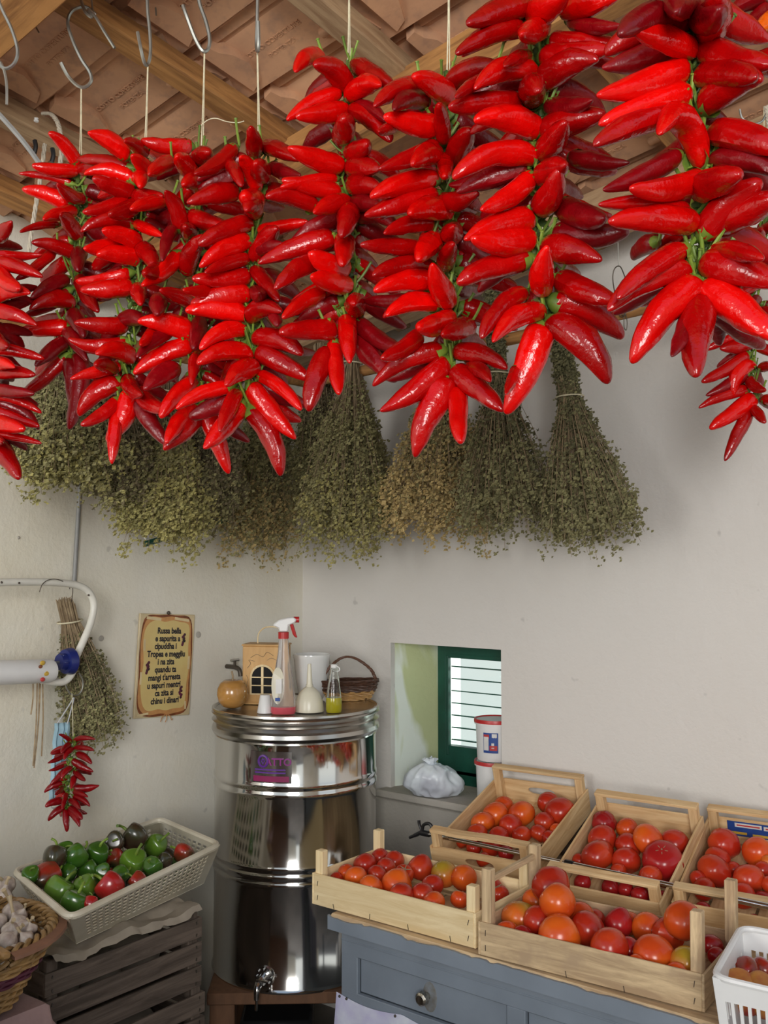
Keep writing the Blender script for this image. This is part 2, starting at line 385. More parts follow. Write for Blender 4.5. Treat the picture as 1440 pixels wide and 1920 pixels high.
# ceiling: interlocking clay tiles on battens
SB = [-.22, .17, .46, .875, 1.255, 1.64, 2.03, 2.42, 2.81, 3.2]
TW = .203
def tiles(bm):
    rr = random.Random(3)
    prof = [(0, .020), (.02, .022), (.045, .019), (.052, .026), (.062, .026), (.069, .018), (.13, .010), (.17, .002), (.190, -.002), (.2025, -.004)]
    for ci in range(len(SB)-1):
        s0, s1 = SB[ci]-.02, SB[ci+1]+.045
        off = [.0, .06, .0, .08, .0, .05, .02, .09, .0][ci]
        k = -14
        while True:
            t0 = -.075 - off + TW*k; k += 1
            if t0 > .35: break
            if t0 < -2.75: continue
            dz = rr.uniform(-.003, .003); tl = rr.uniform(-.004, .004)
            ss = [0, .022, .06, .5, .86, .93, 1]; dn = [.012, .004, 0, 0, 0, -.014, -.020]
            grid = []
            for a, d in zip(ss, dn):
                row = []
                for (tt, h) in prof:
                    s = s0+(s1-s0)*a + (.015*math.sin(tt*30) if a in (0, 1) else 0)
                    row.append(bm.verts.new(RP(s, t0+tt+tl*a, h+d+dz)))
                row.append(bm.verts.new(RP(s0+(s1-s0)*a, t0+TW+.0005, .026)))
                grid.append(row)
            for i in range(len(grid)-1):
                for j in range(len(prof)):
                    bm.faces.new((grid[i][j], grid[i+1][j], grid[i+1][j+1], grid[i][j+1]))
            # end wall of the upper lip
            e = [bm.verts.new(v.co+RN*.05) for v in grid[-1]]
            for j in range(len(prof)): bm.faces.new((grid[-1][j], e[j], e[j+1], grid[-1][j+1]))
            # thick drip lip just above the batten
            sl0 = SB[ci]; lp_ = [(.088, .022), (.088, .190), (.118, .180), (.146, .120), (.136, .075), (.118, .050), (.112, .020)]
            lo_ = [bm.verts.new(RP(sl0+a_, t0+b_, -.013 if a_ < .1 else -.007)) for a_, b_ in lp_]; hi_ = [bm.verts.new(RP(sl0+a_, t0+b_, .03)) for a_, b_ in lp_]
            bm.faces.new(lo_)
            for q in range(7): bm.faces.new((lo_[q], lo_[(q+1) % 7], hi_[(q+1) % 7], hi_[q]))
            # raised lug near the end and long raised ribs
            B(bm, RP(s1-.075, t0+.168, -.003), (.045, .022, .018), ROOF, .004)
            B(bm, RP((s0+s1)/2, t0+.012, .017), (s1-s0-.09, .008, .012), ROOF, .003)
ceil = struct(mk('ceiling', tiles, M['terracotta'], smooth=True, sharp=50))
# embossed maker's lettering on the tiles that show
L1 = text_mesh('COTTO COPERTURE', .0192, .0012, .0004); L2 = text_mesh('POTENZA', .0192, .0012, .0004)
bmT = bmesh.new(); bmT.from_mesh(ceil.data)
for ci in range(1, len(SB)-2):
    off = [.0, .06, .0, .08, .0, .05, .02, .09, .0][ci]
    for k in range(-11, 2):
        t0 = -.075 - off + TW*k
        if t0 < -2.0 or t0 > -.1: continue
        sm = (SB[ci]+SB[ci+1])/2+.03
        rot = Matrix((E1, -E2, -RN)).transposed().to_4x4()
        for me_, dt, ds, dn_ in ((L1, .118, 0, .0105), (L2, .148, .01, .0060)):
            nv = len(bmT.verts); bmT.from_mesh(me_); bmT.verts.ensure_lookup_table()
            mt = Matrix.Translation(RP(sm+ds, t0+dt, dn_)) @ rot
            for v in bmT.verts[nv:]: v.co = mt @ v.co
bmT.to_mesh(ceil.data); bmT.free(); ceil.data.set_sharp_from_angle(angle=.8)
# battens and rafters: part of the roof structure
ti = 3
def beam(c, s, mat, a=None):
    global ti
    o = bpy.data.objects.new('trim_%d' % ti, None); bm = bmesh.new(); B(bm, (0, 0, 0), s, None, .004)
    bpy.data.objects.remove(o); o = finish('trim_%d' % ti, bm, mat, smooth=False); ti += 1
    o.matrix_world = Matrix.Translation(c) @ (ROOF if a is None else ROOF @ a).to_4x4(); return struct(o)
ZR = Matrix.Rotation(PI/2, 3, 'Z')
for i, s in enumerate([-.12, .17, .46, .875, 1.255, 1.64, 2.03, 2.42]):
    beam(RP(s+.032, -1.15, -.035), (2.6, .058, .055), M['beam2'] if i % 2 == 0 else M['beam'], ZR)
beam(RP(1.6, -1.0, -.105), (3.6, .085, .11), M['beam'])
beam(RP(1.6, -1.775, -.105), (3.6, .085, .11), M['beam'])
beam(RP(1.6, -.215, -.095), (3.6, .13, .10), M['beam2'])

# ------------------------------------------------------------------ window shutter in the niche
W1 = bpy.data.objects.new('window_1', None); COL.objects.link(W1); W1['kind'] = 'structure'
SY = .205; sx0, sx1 = NX0+.073, NX1+.10
def frm(bm):
    B(bm, (sx0+.018, SY, (NZ0+NZ1)/2), (.036, .035, NZ1-NZ0), None, .002)
    B(bm, (sx1-.018, SY, (NZ0+NZ1)/2), (.036, .035, NZ1-NZ0), None, .002)
    B(bm, ((sx0+sx1)/2, SY, NZ1-.03), (sx1-sx0, .034, .062), None, .002)
    B(bm, ((sx0+sx1)/2, SY, NZ0+.085), (sx1-sx0, .034, .10), None, .002)
    B(bm, ((sx0+sx1)/2, SY, NZ0+.0), (sx1-sx0, .034, .10), None, .002)
    B(bm, (sx0+.043, SY-.01, 1.12), (.010, .02, .36), None, .002)
mk('frame', frm, M['green'], W1, smooth=False)
for k in range(8):
    box_obj('slat', ((sx0+sx1)/2+.02, SY+.005, NZ0+.155+k*.044), (sx1-sx0-.08, .046, .004), M['green'], W1, (math.radians(-9), 0, 0), .001)
tag(mk('window_pane', lambda bm: B(bm, ((sx0+sx1)/2, SY+.045, 1.12), (sx1-sx0-.06, .003, .36), None, 0), M['pane'], W1, smooth=False))

# ------------------------------------------------------------------ poles for drying herbs
def pole(a, b, r, label):
    o = tube_obj('drying_pole', [a, (a+b)/2+Vector((0, 0, -.006)), b], r, M['beam'], seg=12); return tag(o, label, 'pole')
PB0 = Vector((.34, -.3, 2.262)); PB1 = Vector((1.9, -.3, 2.355))
pole(PB0, PB1, .019, 'brown wooden pole holding the herb bunches along the back wall')
PL0 = Vector((.30, -.02, 2.26)); PL1 = Vector((.30, -1.75, 2.27))
pole(PL0, PL1, .019, 'brown wooden pole holding the herb bunches along the left wall')
def wire(pts, label, cat='hook', r=.0022, mat='wire', name='wire_hook', sub=6, group=None):
    return tag(tube_obj(name, smoothpts(pts, sub), r, M[mat], seg=6), label, cat, group)
zx = PB0.z+(PB1.z-PB0.z)*(1.45-.34)/1.56
p_ = [hY(1158, 440, -.3), hY(1160, 500, -.3)]
wire([p_[0], p_[1]], 'straight thin wire hanging down to the wire loop above the pole', 'wire', .0012, name='hanging_wire')
wire([hY(*q, -.325) for q in [(1172, 520), (1163, 500), (1153, 503), (1149, 520), (1153, 550), (1163, 585), (1172, 590), (1177, 560), (1180, 530)]], 'brown wire loop slung round the herb pole at its right end', 'wire', .0016, 'wiredark', 'wire_loop')
wire([hY(*q, -.32) for q in [(1160, 590), (1166, 595), (1172, 588), (1176, 605), (1174, 619), (1170, 612), (1170, 590)]], 'thin hairpin of wire dangling just below the right end of the pole', 'wire', .0012, 'wiredark', 'wire_loop')

# ------------------------------------------------------------------ dried herb bunches
def herb(neck, bot, rad, cols, label, seed, n=95, per=46, top=.09, leaf=.0060, hook=True, grp='herb bunches hanging to dry from the poles', lean=(0, 0, 0), tstart=.22, rneck=.022):
    rr = random.Random(seed); ax = bot-neck; L = ax.length; a, y, z = frame_from(ax)
    o = thing('herb_bunch', label, 'dried herbs', neck, group=grp)
    V = []; Fc = []; mi = []; SV = bmesh.new()
    def add(p, s, ci):
        for _ in range(2):
            n1 = Vector((rr.gauss(0, 1), rr.gauss(0, 1), rr.gauss(0, 1))).normalized()
            t1 = n1.orthogonal().normalized(); t2 = n1.cross(t1); i = len(V)
            q = s*rr.uniform(.7, 1.3); w_ = q*rr.uniform(.5, .9)
            V.extend([p+t1*q, p+t2*w_+n1*q*.3, p-t1*q, p-t2*w_+n1*q*.3]); Fc.append((i, i+1, i+2, i+3)); mi.append(ci)
    for k in range(n):
        ph = rr.uniform(0, 2*PI); rho = math.sqrt(rr.uniform(.02, 1)); ln = rr.uniform(.80, 1.03)-.10*rho*rho*rr.random()
        if rr.random() < .05: ln = rr.uniform(1.04, 1.13)
        off = (y*math.cos(ph)+z*math.sin(ph)*.8)
        n0 = off*rneck*rho; e_ = off*rad*rho*rr.uniform(.85, 1.1); cv = rr.uniform(-.01, .03)
        def at(t): return n0*(1-t)+e_*(t**1.25)+a*L*ln*t+off*cv*math.sin(PI*t)
        up_ = [n0*1.0-a*top*rr.uniform(.6, 1)*(1), n0]
        pts = up_+[at(t) for t in (.2, .45, .7, .97)]
        tube(SV, pts, [.0012]*2+[.0011, .001, .0009, .0006], 3, cap=False)
        ncl = 6; cen = [min(1, tstart+(1-tstart)*((c_+rr.random())/ncl)**.75) for c_ in range(ncl)]
        for j in range(per):
            t = rr.gauss(cen[j % ncl], .022) if j % 3 else tstart+(1-tstart)*rr.random()**.8
            if tstart < 0 and j % 4 == 0: t = -top/L + (1+top/L)*rr.random()
            sp = .004+.0085*max(t, 0)
            p = at(max(t, 0.0)) + (a*L*t if t < 0 else Vector()) + Vector((rr.gauss(0, sp), rr.gauss(0, sp), rr.gauss(0, sp*.8)))
            g = t*rr.uniform(.6, 1.2); add(p, leaf*rr.uniform(.7, 1.25), 2 if g > .80 else (1 if g > .45 else 0))
            if rr.random() < .5: add(p+Vector((rr.gauss(0, .005), rr.gauss(0, .005), rr.gauss(0, .004))), leaf*.8, 2 if g > .85 else 1 if rr.random() < .5 else 0)
    me = bpy.data.meshes.new('foliage'); me.from_pydata(V, [], Fc)
    for c in cols: me.materials.append(c)
    me.polygons.foreach_set('material_index', mi)
    f = bpy.data.objects.new('foliage', me); link(f, o)
    finish('stems', SV, M['tan'], o)
    r_ = rneck+.006
    tube_obj('tie', [y*r_*math.cos(q)*1.05+z*r_*math.sin(q)+a*(.004*math.sin(q)) for q in [2*PI*i/20 for i in range(20)]], .0024, M['string'], o, 6, closed=True)
    if hook:
        tp = Vector((0, 0, .0)); hz = .045+.02
        tube_obj('hanging_hook', smoothpts([tp+a*.0, Vector((.004, 0, top*.5)), Vector((.012, 0, top+.02)), Vector((.0, 0, top+.045)), Vector((-.004, 0, top+.02))], 5), .0016, M['wiredark'], o, 6)
    return o
def leafm(name, a, b):
    m, t, bs = nodes(name)
    c = mixcol(t, ramp(t, nz(t, 22, 4), (.35, 0.0), (.65, 1.0)), a, b); t.links.new(c, bs.inputs['Base Color'])
    bs.inputs['Roughness'].default_value = .8; bs.inputs['Specular IOR Level'].default_value = .15; return m
hd = leafm('herb_dark', (.15, .14, .075), (.21, .195, .10)); hm = leafm('herb_olive', (.30, .275, .13), (.38, .35, .17))
hy = leafm('herb_yellow', (.47, .42, .16), (.36, .33, .14)); hg = leafm('herb_gold', (.62, .47, .21), (.46, .36, .17)); hb = leafm('herb_brown', (.17, .14, .08), (.24, .20, .12))
ho = leafm('herb_green', (.225, .21, .11), (.32, .30, .145))
HB = [ # plane, neck px, bottom px, half width px, materials, label
 ('X', (120, 655), (135, 905), 95, (hm, hm, hy), 'olive herb bunch with yellow-green tips, the one farthest left'),
 ('X', (215, 680), (215, 925), 62, (hb, hb, hm), 'dull brown herb bunch tucked behind the farthest left bunch'),
 ('X', (318, 735), (300, 1015), 90, (hm, hy, hy), 'yellow-green cone of herbs hanging lowest on the left wall side'),
 ('X', (400, 700), (390, 975), 62, (hd, hb, hm), 'dark shaded herb bunch right behind the yellow-green cone'),
 ('Y', (505, 700), (492, 1025), 78, (hm, hm, hg), 'herb bunch with golden flower tips near the room corner'),
 ('Y', (600, 665), (598, 960), 50, (hb, hm, hm), 'narrow greyish herb bunch just right of the room corner'),
 ('Y', (662, 680), (662, 1018), 98, (hm, hm, hy), 'broad olive herb bunch tied with white string, mid pole'),
 ('Y', (830, 680), (825, 1000), 118, (hm, hg, hg), 'golden tan herb bunch behind the lowest chillies, mid pole'),
 ('Y', (935, 700), (955, 1000), 104, (hd, ho, ho), 'dark green herb bunch second from the right end of the pole'),
 ('Y', (1068, 745), (1112, 1018), 102, (hd, ho, ho), 'dark green herb bunch at the right end with its stub showing')]
for i, (pl, nk, bt, hw, ms, lab) in enumerate(HB):
    fn = (lambda q: hX(*q, .30)) if pl == 'X' else (lambda q: hY(*q, -.3+(.04 if i % 2 else -.03)))
    a_, b_ = fn(nk), fn(bt)
    herb(a_, b_, hw*1.22*pxm(b_), ms, lab, 50+i, n=190, per=60, top=.09 if i != 9 else .070, tstart=.12 if i < 8 else -1, rneck=.026 if i != 9 else .034)

# ------------------------------------------------------------------ chilli strings
# each line of peppers: stalk end x y, tip x y, greatest width, tone (0 bright 1 deep 2 crimson), optional bend; read off the photo as directions and sizes
S = {}
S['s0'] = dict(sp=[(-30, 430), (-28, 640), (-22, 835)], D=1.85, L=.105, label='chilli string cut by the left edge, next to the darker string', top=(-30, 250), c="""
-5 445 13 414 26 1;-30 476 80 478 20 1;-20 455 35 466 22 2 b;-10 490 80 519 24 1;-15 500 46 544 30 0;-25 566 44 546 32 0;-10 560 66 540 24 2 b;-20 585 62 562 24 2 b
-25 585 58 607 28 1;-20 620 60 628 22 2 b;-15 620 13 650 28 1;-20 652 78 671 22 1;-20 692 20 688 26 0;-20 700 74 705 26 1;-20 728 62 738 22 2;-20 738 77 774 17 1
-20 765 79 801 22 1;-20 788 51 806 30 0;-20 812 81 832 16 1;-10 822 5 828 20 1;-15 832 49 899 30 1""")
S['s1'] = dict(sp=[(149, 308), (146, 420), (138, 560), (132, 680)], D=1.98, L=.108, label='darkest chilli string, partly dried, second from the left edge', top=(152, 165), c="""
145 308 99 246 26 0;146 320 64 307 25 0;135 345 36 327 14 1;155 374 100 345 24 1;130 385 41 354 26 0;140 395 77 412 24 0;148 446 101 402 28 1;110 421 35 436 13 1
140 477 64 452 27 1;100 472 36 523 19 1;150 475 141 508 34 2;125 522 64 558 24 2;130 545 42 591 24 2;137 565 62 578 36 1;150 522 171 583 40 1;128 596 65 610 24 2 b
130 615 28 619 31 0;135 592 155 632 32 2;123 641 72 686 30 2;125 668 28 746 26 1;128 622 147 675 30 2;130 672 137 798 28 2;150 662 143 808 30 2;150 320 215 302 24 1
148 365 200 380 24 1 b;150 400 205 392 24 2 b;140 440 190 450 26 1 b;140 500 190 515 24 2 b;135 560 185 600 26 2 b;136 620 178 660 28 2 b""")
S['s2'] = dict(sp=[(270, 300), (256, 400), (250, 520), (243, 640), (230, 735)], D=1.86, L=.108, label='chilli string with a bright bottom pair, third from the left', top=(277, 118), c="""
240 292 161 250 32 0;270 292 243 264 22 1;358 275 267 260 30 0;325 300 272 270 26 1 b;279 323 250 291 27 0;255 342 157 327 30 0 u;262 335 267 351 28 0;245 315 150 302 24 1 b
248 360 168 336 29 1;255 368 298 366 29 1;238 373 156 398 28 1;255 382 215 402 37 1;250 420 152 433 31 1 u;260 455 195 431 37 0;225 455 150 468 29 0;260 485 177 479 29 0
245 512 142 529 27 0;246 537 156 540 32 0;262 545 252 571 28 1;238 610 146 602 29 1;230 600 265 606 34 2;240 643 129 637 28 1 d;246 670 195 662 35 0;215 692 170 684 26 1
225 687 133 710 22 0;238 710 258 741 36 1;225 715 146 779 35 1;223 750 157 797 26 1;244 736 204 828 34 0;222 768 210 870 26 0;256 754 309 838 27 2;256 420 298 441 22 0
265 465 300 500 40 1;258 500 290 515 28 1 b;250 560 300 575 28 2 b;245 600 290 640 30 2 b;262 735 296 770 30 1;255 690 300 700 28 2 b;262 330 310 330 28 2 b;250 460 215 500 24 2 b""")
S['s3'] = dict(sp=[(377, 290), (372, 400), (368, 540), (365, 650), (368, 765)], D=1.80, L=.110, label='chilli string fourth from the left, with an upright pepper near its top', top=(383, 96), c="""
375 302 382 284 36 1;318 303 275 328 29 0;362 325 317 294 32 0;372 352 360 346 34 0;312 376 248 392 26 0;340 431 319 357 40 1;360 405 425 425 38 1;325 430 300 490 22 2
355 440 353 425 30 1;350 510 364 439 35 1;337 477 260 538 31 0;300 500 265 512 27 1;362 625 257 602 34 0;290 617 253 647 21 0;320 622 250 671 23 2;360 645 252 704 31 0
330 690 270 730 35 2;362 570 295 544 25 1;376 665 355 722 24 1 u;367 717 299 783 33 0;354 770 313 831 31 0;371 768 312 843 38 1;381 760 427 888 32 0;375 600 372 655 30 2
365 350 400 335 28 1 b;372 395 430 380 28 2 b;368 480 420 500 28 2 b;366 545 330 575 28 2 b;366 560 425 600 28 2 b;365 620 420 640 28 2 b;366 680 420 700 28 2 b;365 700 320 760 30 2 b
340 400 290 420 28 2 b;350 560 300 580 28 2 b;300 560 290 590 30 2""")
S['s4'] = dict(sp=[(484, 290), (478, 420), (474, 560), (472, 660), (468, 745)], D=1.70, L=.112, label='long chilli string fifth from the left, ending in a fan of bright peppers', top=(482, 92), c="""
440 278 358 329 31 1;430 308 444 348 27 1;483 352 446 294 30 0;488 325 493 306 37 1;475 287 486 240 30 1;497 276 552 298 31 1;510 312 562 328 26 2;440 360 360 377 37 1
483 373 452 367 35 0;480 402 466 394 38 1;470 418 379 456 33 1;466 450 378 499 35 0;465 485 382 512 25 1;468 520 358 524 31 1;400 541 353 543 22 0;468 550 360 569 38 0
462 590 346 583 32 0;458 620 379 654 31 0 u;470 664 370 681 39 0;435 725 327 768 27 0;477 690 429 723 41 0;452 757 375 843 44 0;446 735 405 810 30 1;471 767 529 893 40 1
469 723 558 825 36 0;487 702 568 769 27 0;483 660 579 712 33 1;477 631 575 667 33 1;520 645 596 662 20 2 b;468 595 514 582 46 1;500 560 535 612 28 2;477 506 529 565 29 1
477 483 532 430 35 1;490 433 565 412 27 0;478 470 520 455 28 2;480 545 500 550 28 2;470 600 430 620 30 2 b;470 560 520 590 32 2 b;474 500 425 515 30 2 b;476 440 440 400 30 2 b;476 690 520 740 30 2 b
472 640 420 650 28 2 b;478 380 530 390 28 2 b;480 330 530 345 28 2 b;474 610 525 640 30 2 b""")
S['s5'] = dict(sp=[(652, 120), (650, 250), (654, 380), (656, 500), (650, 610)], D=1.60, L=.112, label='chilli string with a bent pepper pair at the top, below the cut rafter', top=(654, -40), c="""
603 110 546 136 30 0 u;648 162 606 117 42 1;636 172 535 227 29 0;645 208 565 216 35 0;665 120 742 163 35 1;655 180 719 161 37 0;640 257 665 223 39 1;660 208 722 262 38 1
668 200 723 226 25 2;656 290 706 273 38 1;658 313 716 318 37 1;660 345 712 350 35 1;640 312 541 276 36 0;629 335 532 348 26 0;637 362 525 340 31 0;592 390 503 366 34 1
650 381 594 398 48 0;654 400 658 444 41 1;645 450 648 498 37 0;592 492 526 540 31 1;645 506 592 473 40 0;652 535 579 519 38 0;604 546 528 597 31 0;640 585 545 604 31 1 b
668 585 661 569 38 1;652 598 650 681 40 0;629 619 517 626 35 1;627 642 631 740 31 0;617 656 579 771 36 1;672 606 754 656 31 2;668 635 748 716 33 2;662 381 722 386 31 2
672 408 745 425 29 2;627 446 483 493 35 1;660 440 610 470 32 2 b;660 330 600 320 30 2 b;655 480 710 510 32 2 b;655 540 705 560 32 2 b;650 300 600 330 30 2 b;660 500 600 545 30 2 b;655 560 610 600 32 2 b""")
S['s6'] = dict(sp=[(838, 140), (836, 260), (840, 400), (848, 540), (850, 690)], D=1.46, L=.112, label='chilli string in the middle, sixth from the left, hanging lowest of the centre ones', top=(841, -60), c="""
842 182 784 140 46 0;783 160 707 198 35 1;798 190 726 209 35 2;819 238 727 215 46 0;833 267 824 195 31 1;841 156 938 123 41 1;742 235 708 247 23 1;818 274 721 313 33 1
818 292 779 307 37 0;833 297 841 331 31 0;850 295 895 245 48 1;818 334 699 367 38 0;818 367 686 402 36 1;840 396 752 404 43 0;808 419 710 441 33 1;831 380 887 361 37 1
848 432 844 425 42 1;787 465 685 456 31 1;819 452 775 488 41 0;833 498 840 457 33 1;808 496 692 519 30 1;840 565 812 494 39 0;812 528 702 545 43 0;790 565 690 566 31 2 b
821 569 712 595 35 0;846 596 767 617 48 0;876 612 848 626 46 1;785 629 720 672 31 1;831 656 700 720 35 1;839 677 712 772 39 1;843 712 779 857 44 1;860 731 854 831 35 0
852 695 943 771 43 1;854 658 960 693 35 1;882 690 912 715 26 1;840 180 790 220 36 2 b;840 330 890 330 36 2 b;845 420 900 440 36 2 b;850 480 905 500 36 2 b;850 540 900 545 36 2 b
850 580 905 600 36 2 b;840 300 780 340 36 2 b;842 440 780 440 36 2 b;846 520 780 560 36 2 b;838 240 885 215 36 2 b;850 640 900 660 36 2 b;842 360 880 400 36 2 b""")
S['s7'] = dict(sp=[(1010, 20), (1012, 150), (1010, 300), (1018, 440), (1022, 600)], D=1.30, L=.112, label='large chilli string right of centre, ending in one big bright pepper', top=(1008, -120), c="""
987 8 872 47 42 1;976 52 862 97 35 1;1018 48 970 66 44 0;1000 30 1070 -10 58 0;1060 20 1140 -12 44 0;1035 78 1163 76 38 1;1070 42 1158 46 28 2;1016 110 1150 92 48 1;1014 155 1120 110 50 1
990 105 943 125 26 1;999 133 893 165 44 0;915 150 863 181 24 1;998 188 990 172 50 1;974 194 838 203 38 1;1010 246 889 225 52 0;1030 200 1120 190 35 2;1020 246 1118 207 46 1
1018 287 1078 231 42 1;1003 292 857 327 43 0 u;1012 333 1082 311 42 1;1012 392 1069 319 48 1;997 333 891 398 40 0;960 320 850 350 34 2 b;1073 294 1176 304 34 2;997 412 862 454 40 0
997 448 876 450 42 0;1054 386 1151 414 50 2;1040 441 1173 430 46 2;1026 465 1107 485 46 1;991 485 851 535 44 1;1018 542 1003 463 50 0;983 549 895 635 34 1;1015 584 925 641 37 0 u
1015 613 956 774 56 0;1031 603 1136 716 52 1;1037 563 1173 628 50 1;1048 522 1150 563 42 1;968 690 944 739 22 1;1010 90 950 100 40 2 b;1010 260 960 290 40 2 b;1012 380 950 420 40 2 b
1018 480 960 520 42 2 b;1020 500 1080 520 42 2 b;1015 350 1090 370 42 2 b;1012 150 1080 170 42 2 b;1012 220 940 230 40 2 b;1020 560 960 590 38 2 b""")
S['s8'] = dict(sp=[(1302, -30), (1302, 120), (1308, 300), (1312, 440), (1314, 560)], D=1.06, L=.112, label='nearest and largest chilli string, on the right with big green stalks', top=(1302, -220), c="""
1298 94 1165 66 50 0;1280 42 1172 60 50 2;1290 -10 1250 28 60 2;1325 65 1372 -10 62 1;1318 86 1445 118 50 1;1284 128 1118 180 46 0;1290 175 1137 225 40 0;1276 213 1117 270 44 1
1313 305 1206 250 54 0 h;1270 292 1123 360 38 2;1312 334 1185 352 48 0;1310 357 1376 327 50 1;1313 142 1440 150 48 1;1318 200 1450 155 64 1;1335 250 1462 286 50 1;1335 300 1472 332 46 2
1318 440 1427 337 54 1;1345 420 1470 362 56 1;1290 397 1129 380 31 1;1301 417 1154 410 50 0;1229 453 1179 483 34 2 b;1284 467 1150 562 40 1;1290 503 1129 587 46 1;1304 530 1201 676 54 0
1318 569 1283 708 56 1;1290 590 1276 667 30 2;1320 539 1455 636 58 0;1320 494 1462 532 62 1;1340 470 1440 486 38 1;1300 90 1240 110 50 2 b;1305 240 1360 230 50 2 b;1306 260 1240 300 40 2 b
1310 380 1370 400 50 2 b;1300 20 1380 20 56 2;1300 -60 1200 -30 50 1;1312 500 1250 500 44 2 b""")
S['s9'] = dict(sp=[(1432, 400), (1424, 520), (1410, 640), (1415, 755)], D=2.30, L=.085, label='small thin-peppered chilli string hanging behind at the right edge', top=(1432, 200), c="""
1380 608 1338 606 16 1;1400 619 1322 656 17 1;1412 638 1347 655 24 1;1402 665 1312 718 22 1;1410 679 1372 743 26 0 u;1400 700 1323 742 21 2;1402 730 1310 765 19 1;1415 745 1328 805 26 0
1405 771 1357 865 24 1;1412 767 1432 793 27 1;1405 712 1427 732 28 1;1420 648 1470 665 24 1;1425 690 1470 686 24 1;1430 750 1470 762 24 1;1400 560 1345 585 18 1;1425 460 1419 430 22 1
1430 480 1380 470 22 2;1430 500 1380 520 22 1;1425 530 1385 560 22 1;1420 560 1400 590 22 2;1420 590 1380 600 22 1;1430 520 1470 540 22 1;1430 580 1470 590 22 1;1430 620 1460 640 24 2
1430 440 1380 440 22 2;1430 430 1470 420 22 1;1425 600 1440 640 24 2""")
S['s10'] = dict(sp=[(1487, -60), (1485, 60), (1487, 180)], D=1.25, L=.105, label='chilli string at the upper right corner with one orange pepper', top=(1488, -200), c="""
1475 25 1416 68 34 9;1470 10 1382 60 40 2 b;1470 -20 1360 30 40 2 b;1480 80 1425 140 40 1 b;1480 0 1420 -30 40 1;1490 110 1520 150 40 1;1480 60 1530 20 40 1""")
S['s11'] = dict(sp=[(137, 1388), (131, 1460), (124, 1520)], D=2.83, L=.068, label='little dried chilli string hanging by the face mask on the left wall', top=(135, 1300), c="""
133 1390 112 1377 8 1;139 1388 175 1387 10 1;128 1401 93 1413 9 1;130 1395 112 1412 10 1;139 1403 176 1407 9 1;136 1404 115 1424 10 1;118 1418 90 1431 8 1;145 1413 172 1432 12 1
120 1435 90 1445 7 2;135 1425 175 1447 11 1;122 1443 93 1471 10 1;133 1440 114 1460 11 1;139 1446 164 1463 10 2;117 1468 83 1486 10 1;139 1457 139 1479 11 1;139 1478 184 1474 13 1
117 1477 106 1490 7 2;139 1485 162 1495 10 1;139 1493 168 1512 11 1;117 1502 82 1511 12 1;125 1488 115 1518 9 1;131 1500 152 1516 11 1;120 1513 92 1540 11 1;122 1518 125 1560 12 1
131 1515 158 1535 12 1;131 1521 153 1549 12 1;130 1470 160 1480 10 2 b;128 1430 100 1440 10 2 b""")

def pepper(bm, L, w, bend, hook, rr, seg=12):
    prof = [(0, .38), (.012, .62), (.04, .82), (.09, .95), (.18, 1), (.34, 1.0), (.48, .96), (.60, .89), (.71, .80), (.80, .69), (.875, .56), (.935, .42), (.972, .29), (.992, .15), (1.0, 0)]
    fat = rr.uniform(.95, 1.12); ph = rr.uniform(0, 6.28); tipr = rr.uniform(.62, 1.15)
    side = rr.uniform(-.5, .5); s0 = Vector((rr.uniform(-9, 9), rr.uniform(-9, 9), rr.uniform(-9, 9)))
    prev = None
    for t, r in prof:
        if hook: x = L*t*(1-.1*t); z = hook*w*math.sin(PI*t**.75)
        else: x = L*t; z = bend*w*4*t*(1-t)
        y = side*w*(t*t)
        rad = w*.5*r*fat*(1 if t < .6 else 1+(tipr-1)*(t-.6)*2)
        if r == 0: ring = [bm.verts.new((x, y, z))]
        else:
            ring = []
            for k in range(seg):
                a = 2*PI*k/seg; nn = noise.noise(s0+Vector((t*5, math.cos(a)*.8, math.sin(a)*.8)))
                q = rad*(1+.16*nn+.035*math.cos(3*a+ph))
                ring.append(bm.verts.new((x, y+q*math.cos(a), z+q*math.sin(a))))
        if prev:
            for k in range(seg):
                if len(ring) == 1: bm.faces.new((prev[k], prev[(k+1) % seg], ring[0]))
                else: bm.faces.new((prev[k], prev[(k+1) % seg], ring[(k+1) % seg], ring[k]))
        else: bm.faces.new(ring[::-1])
        prev = ring
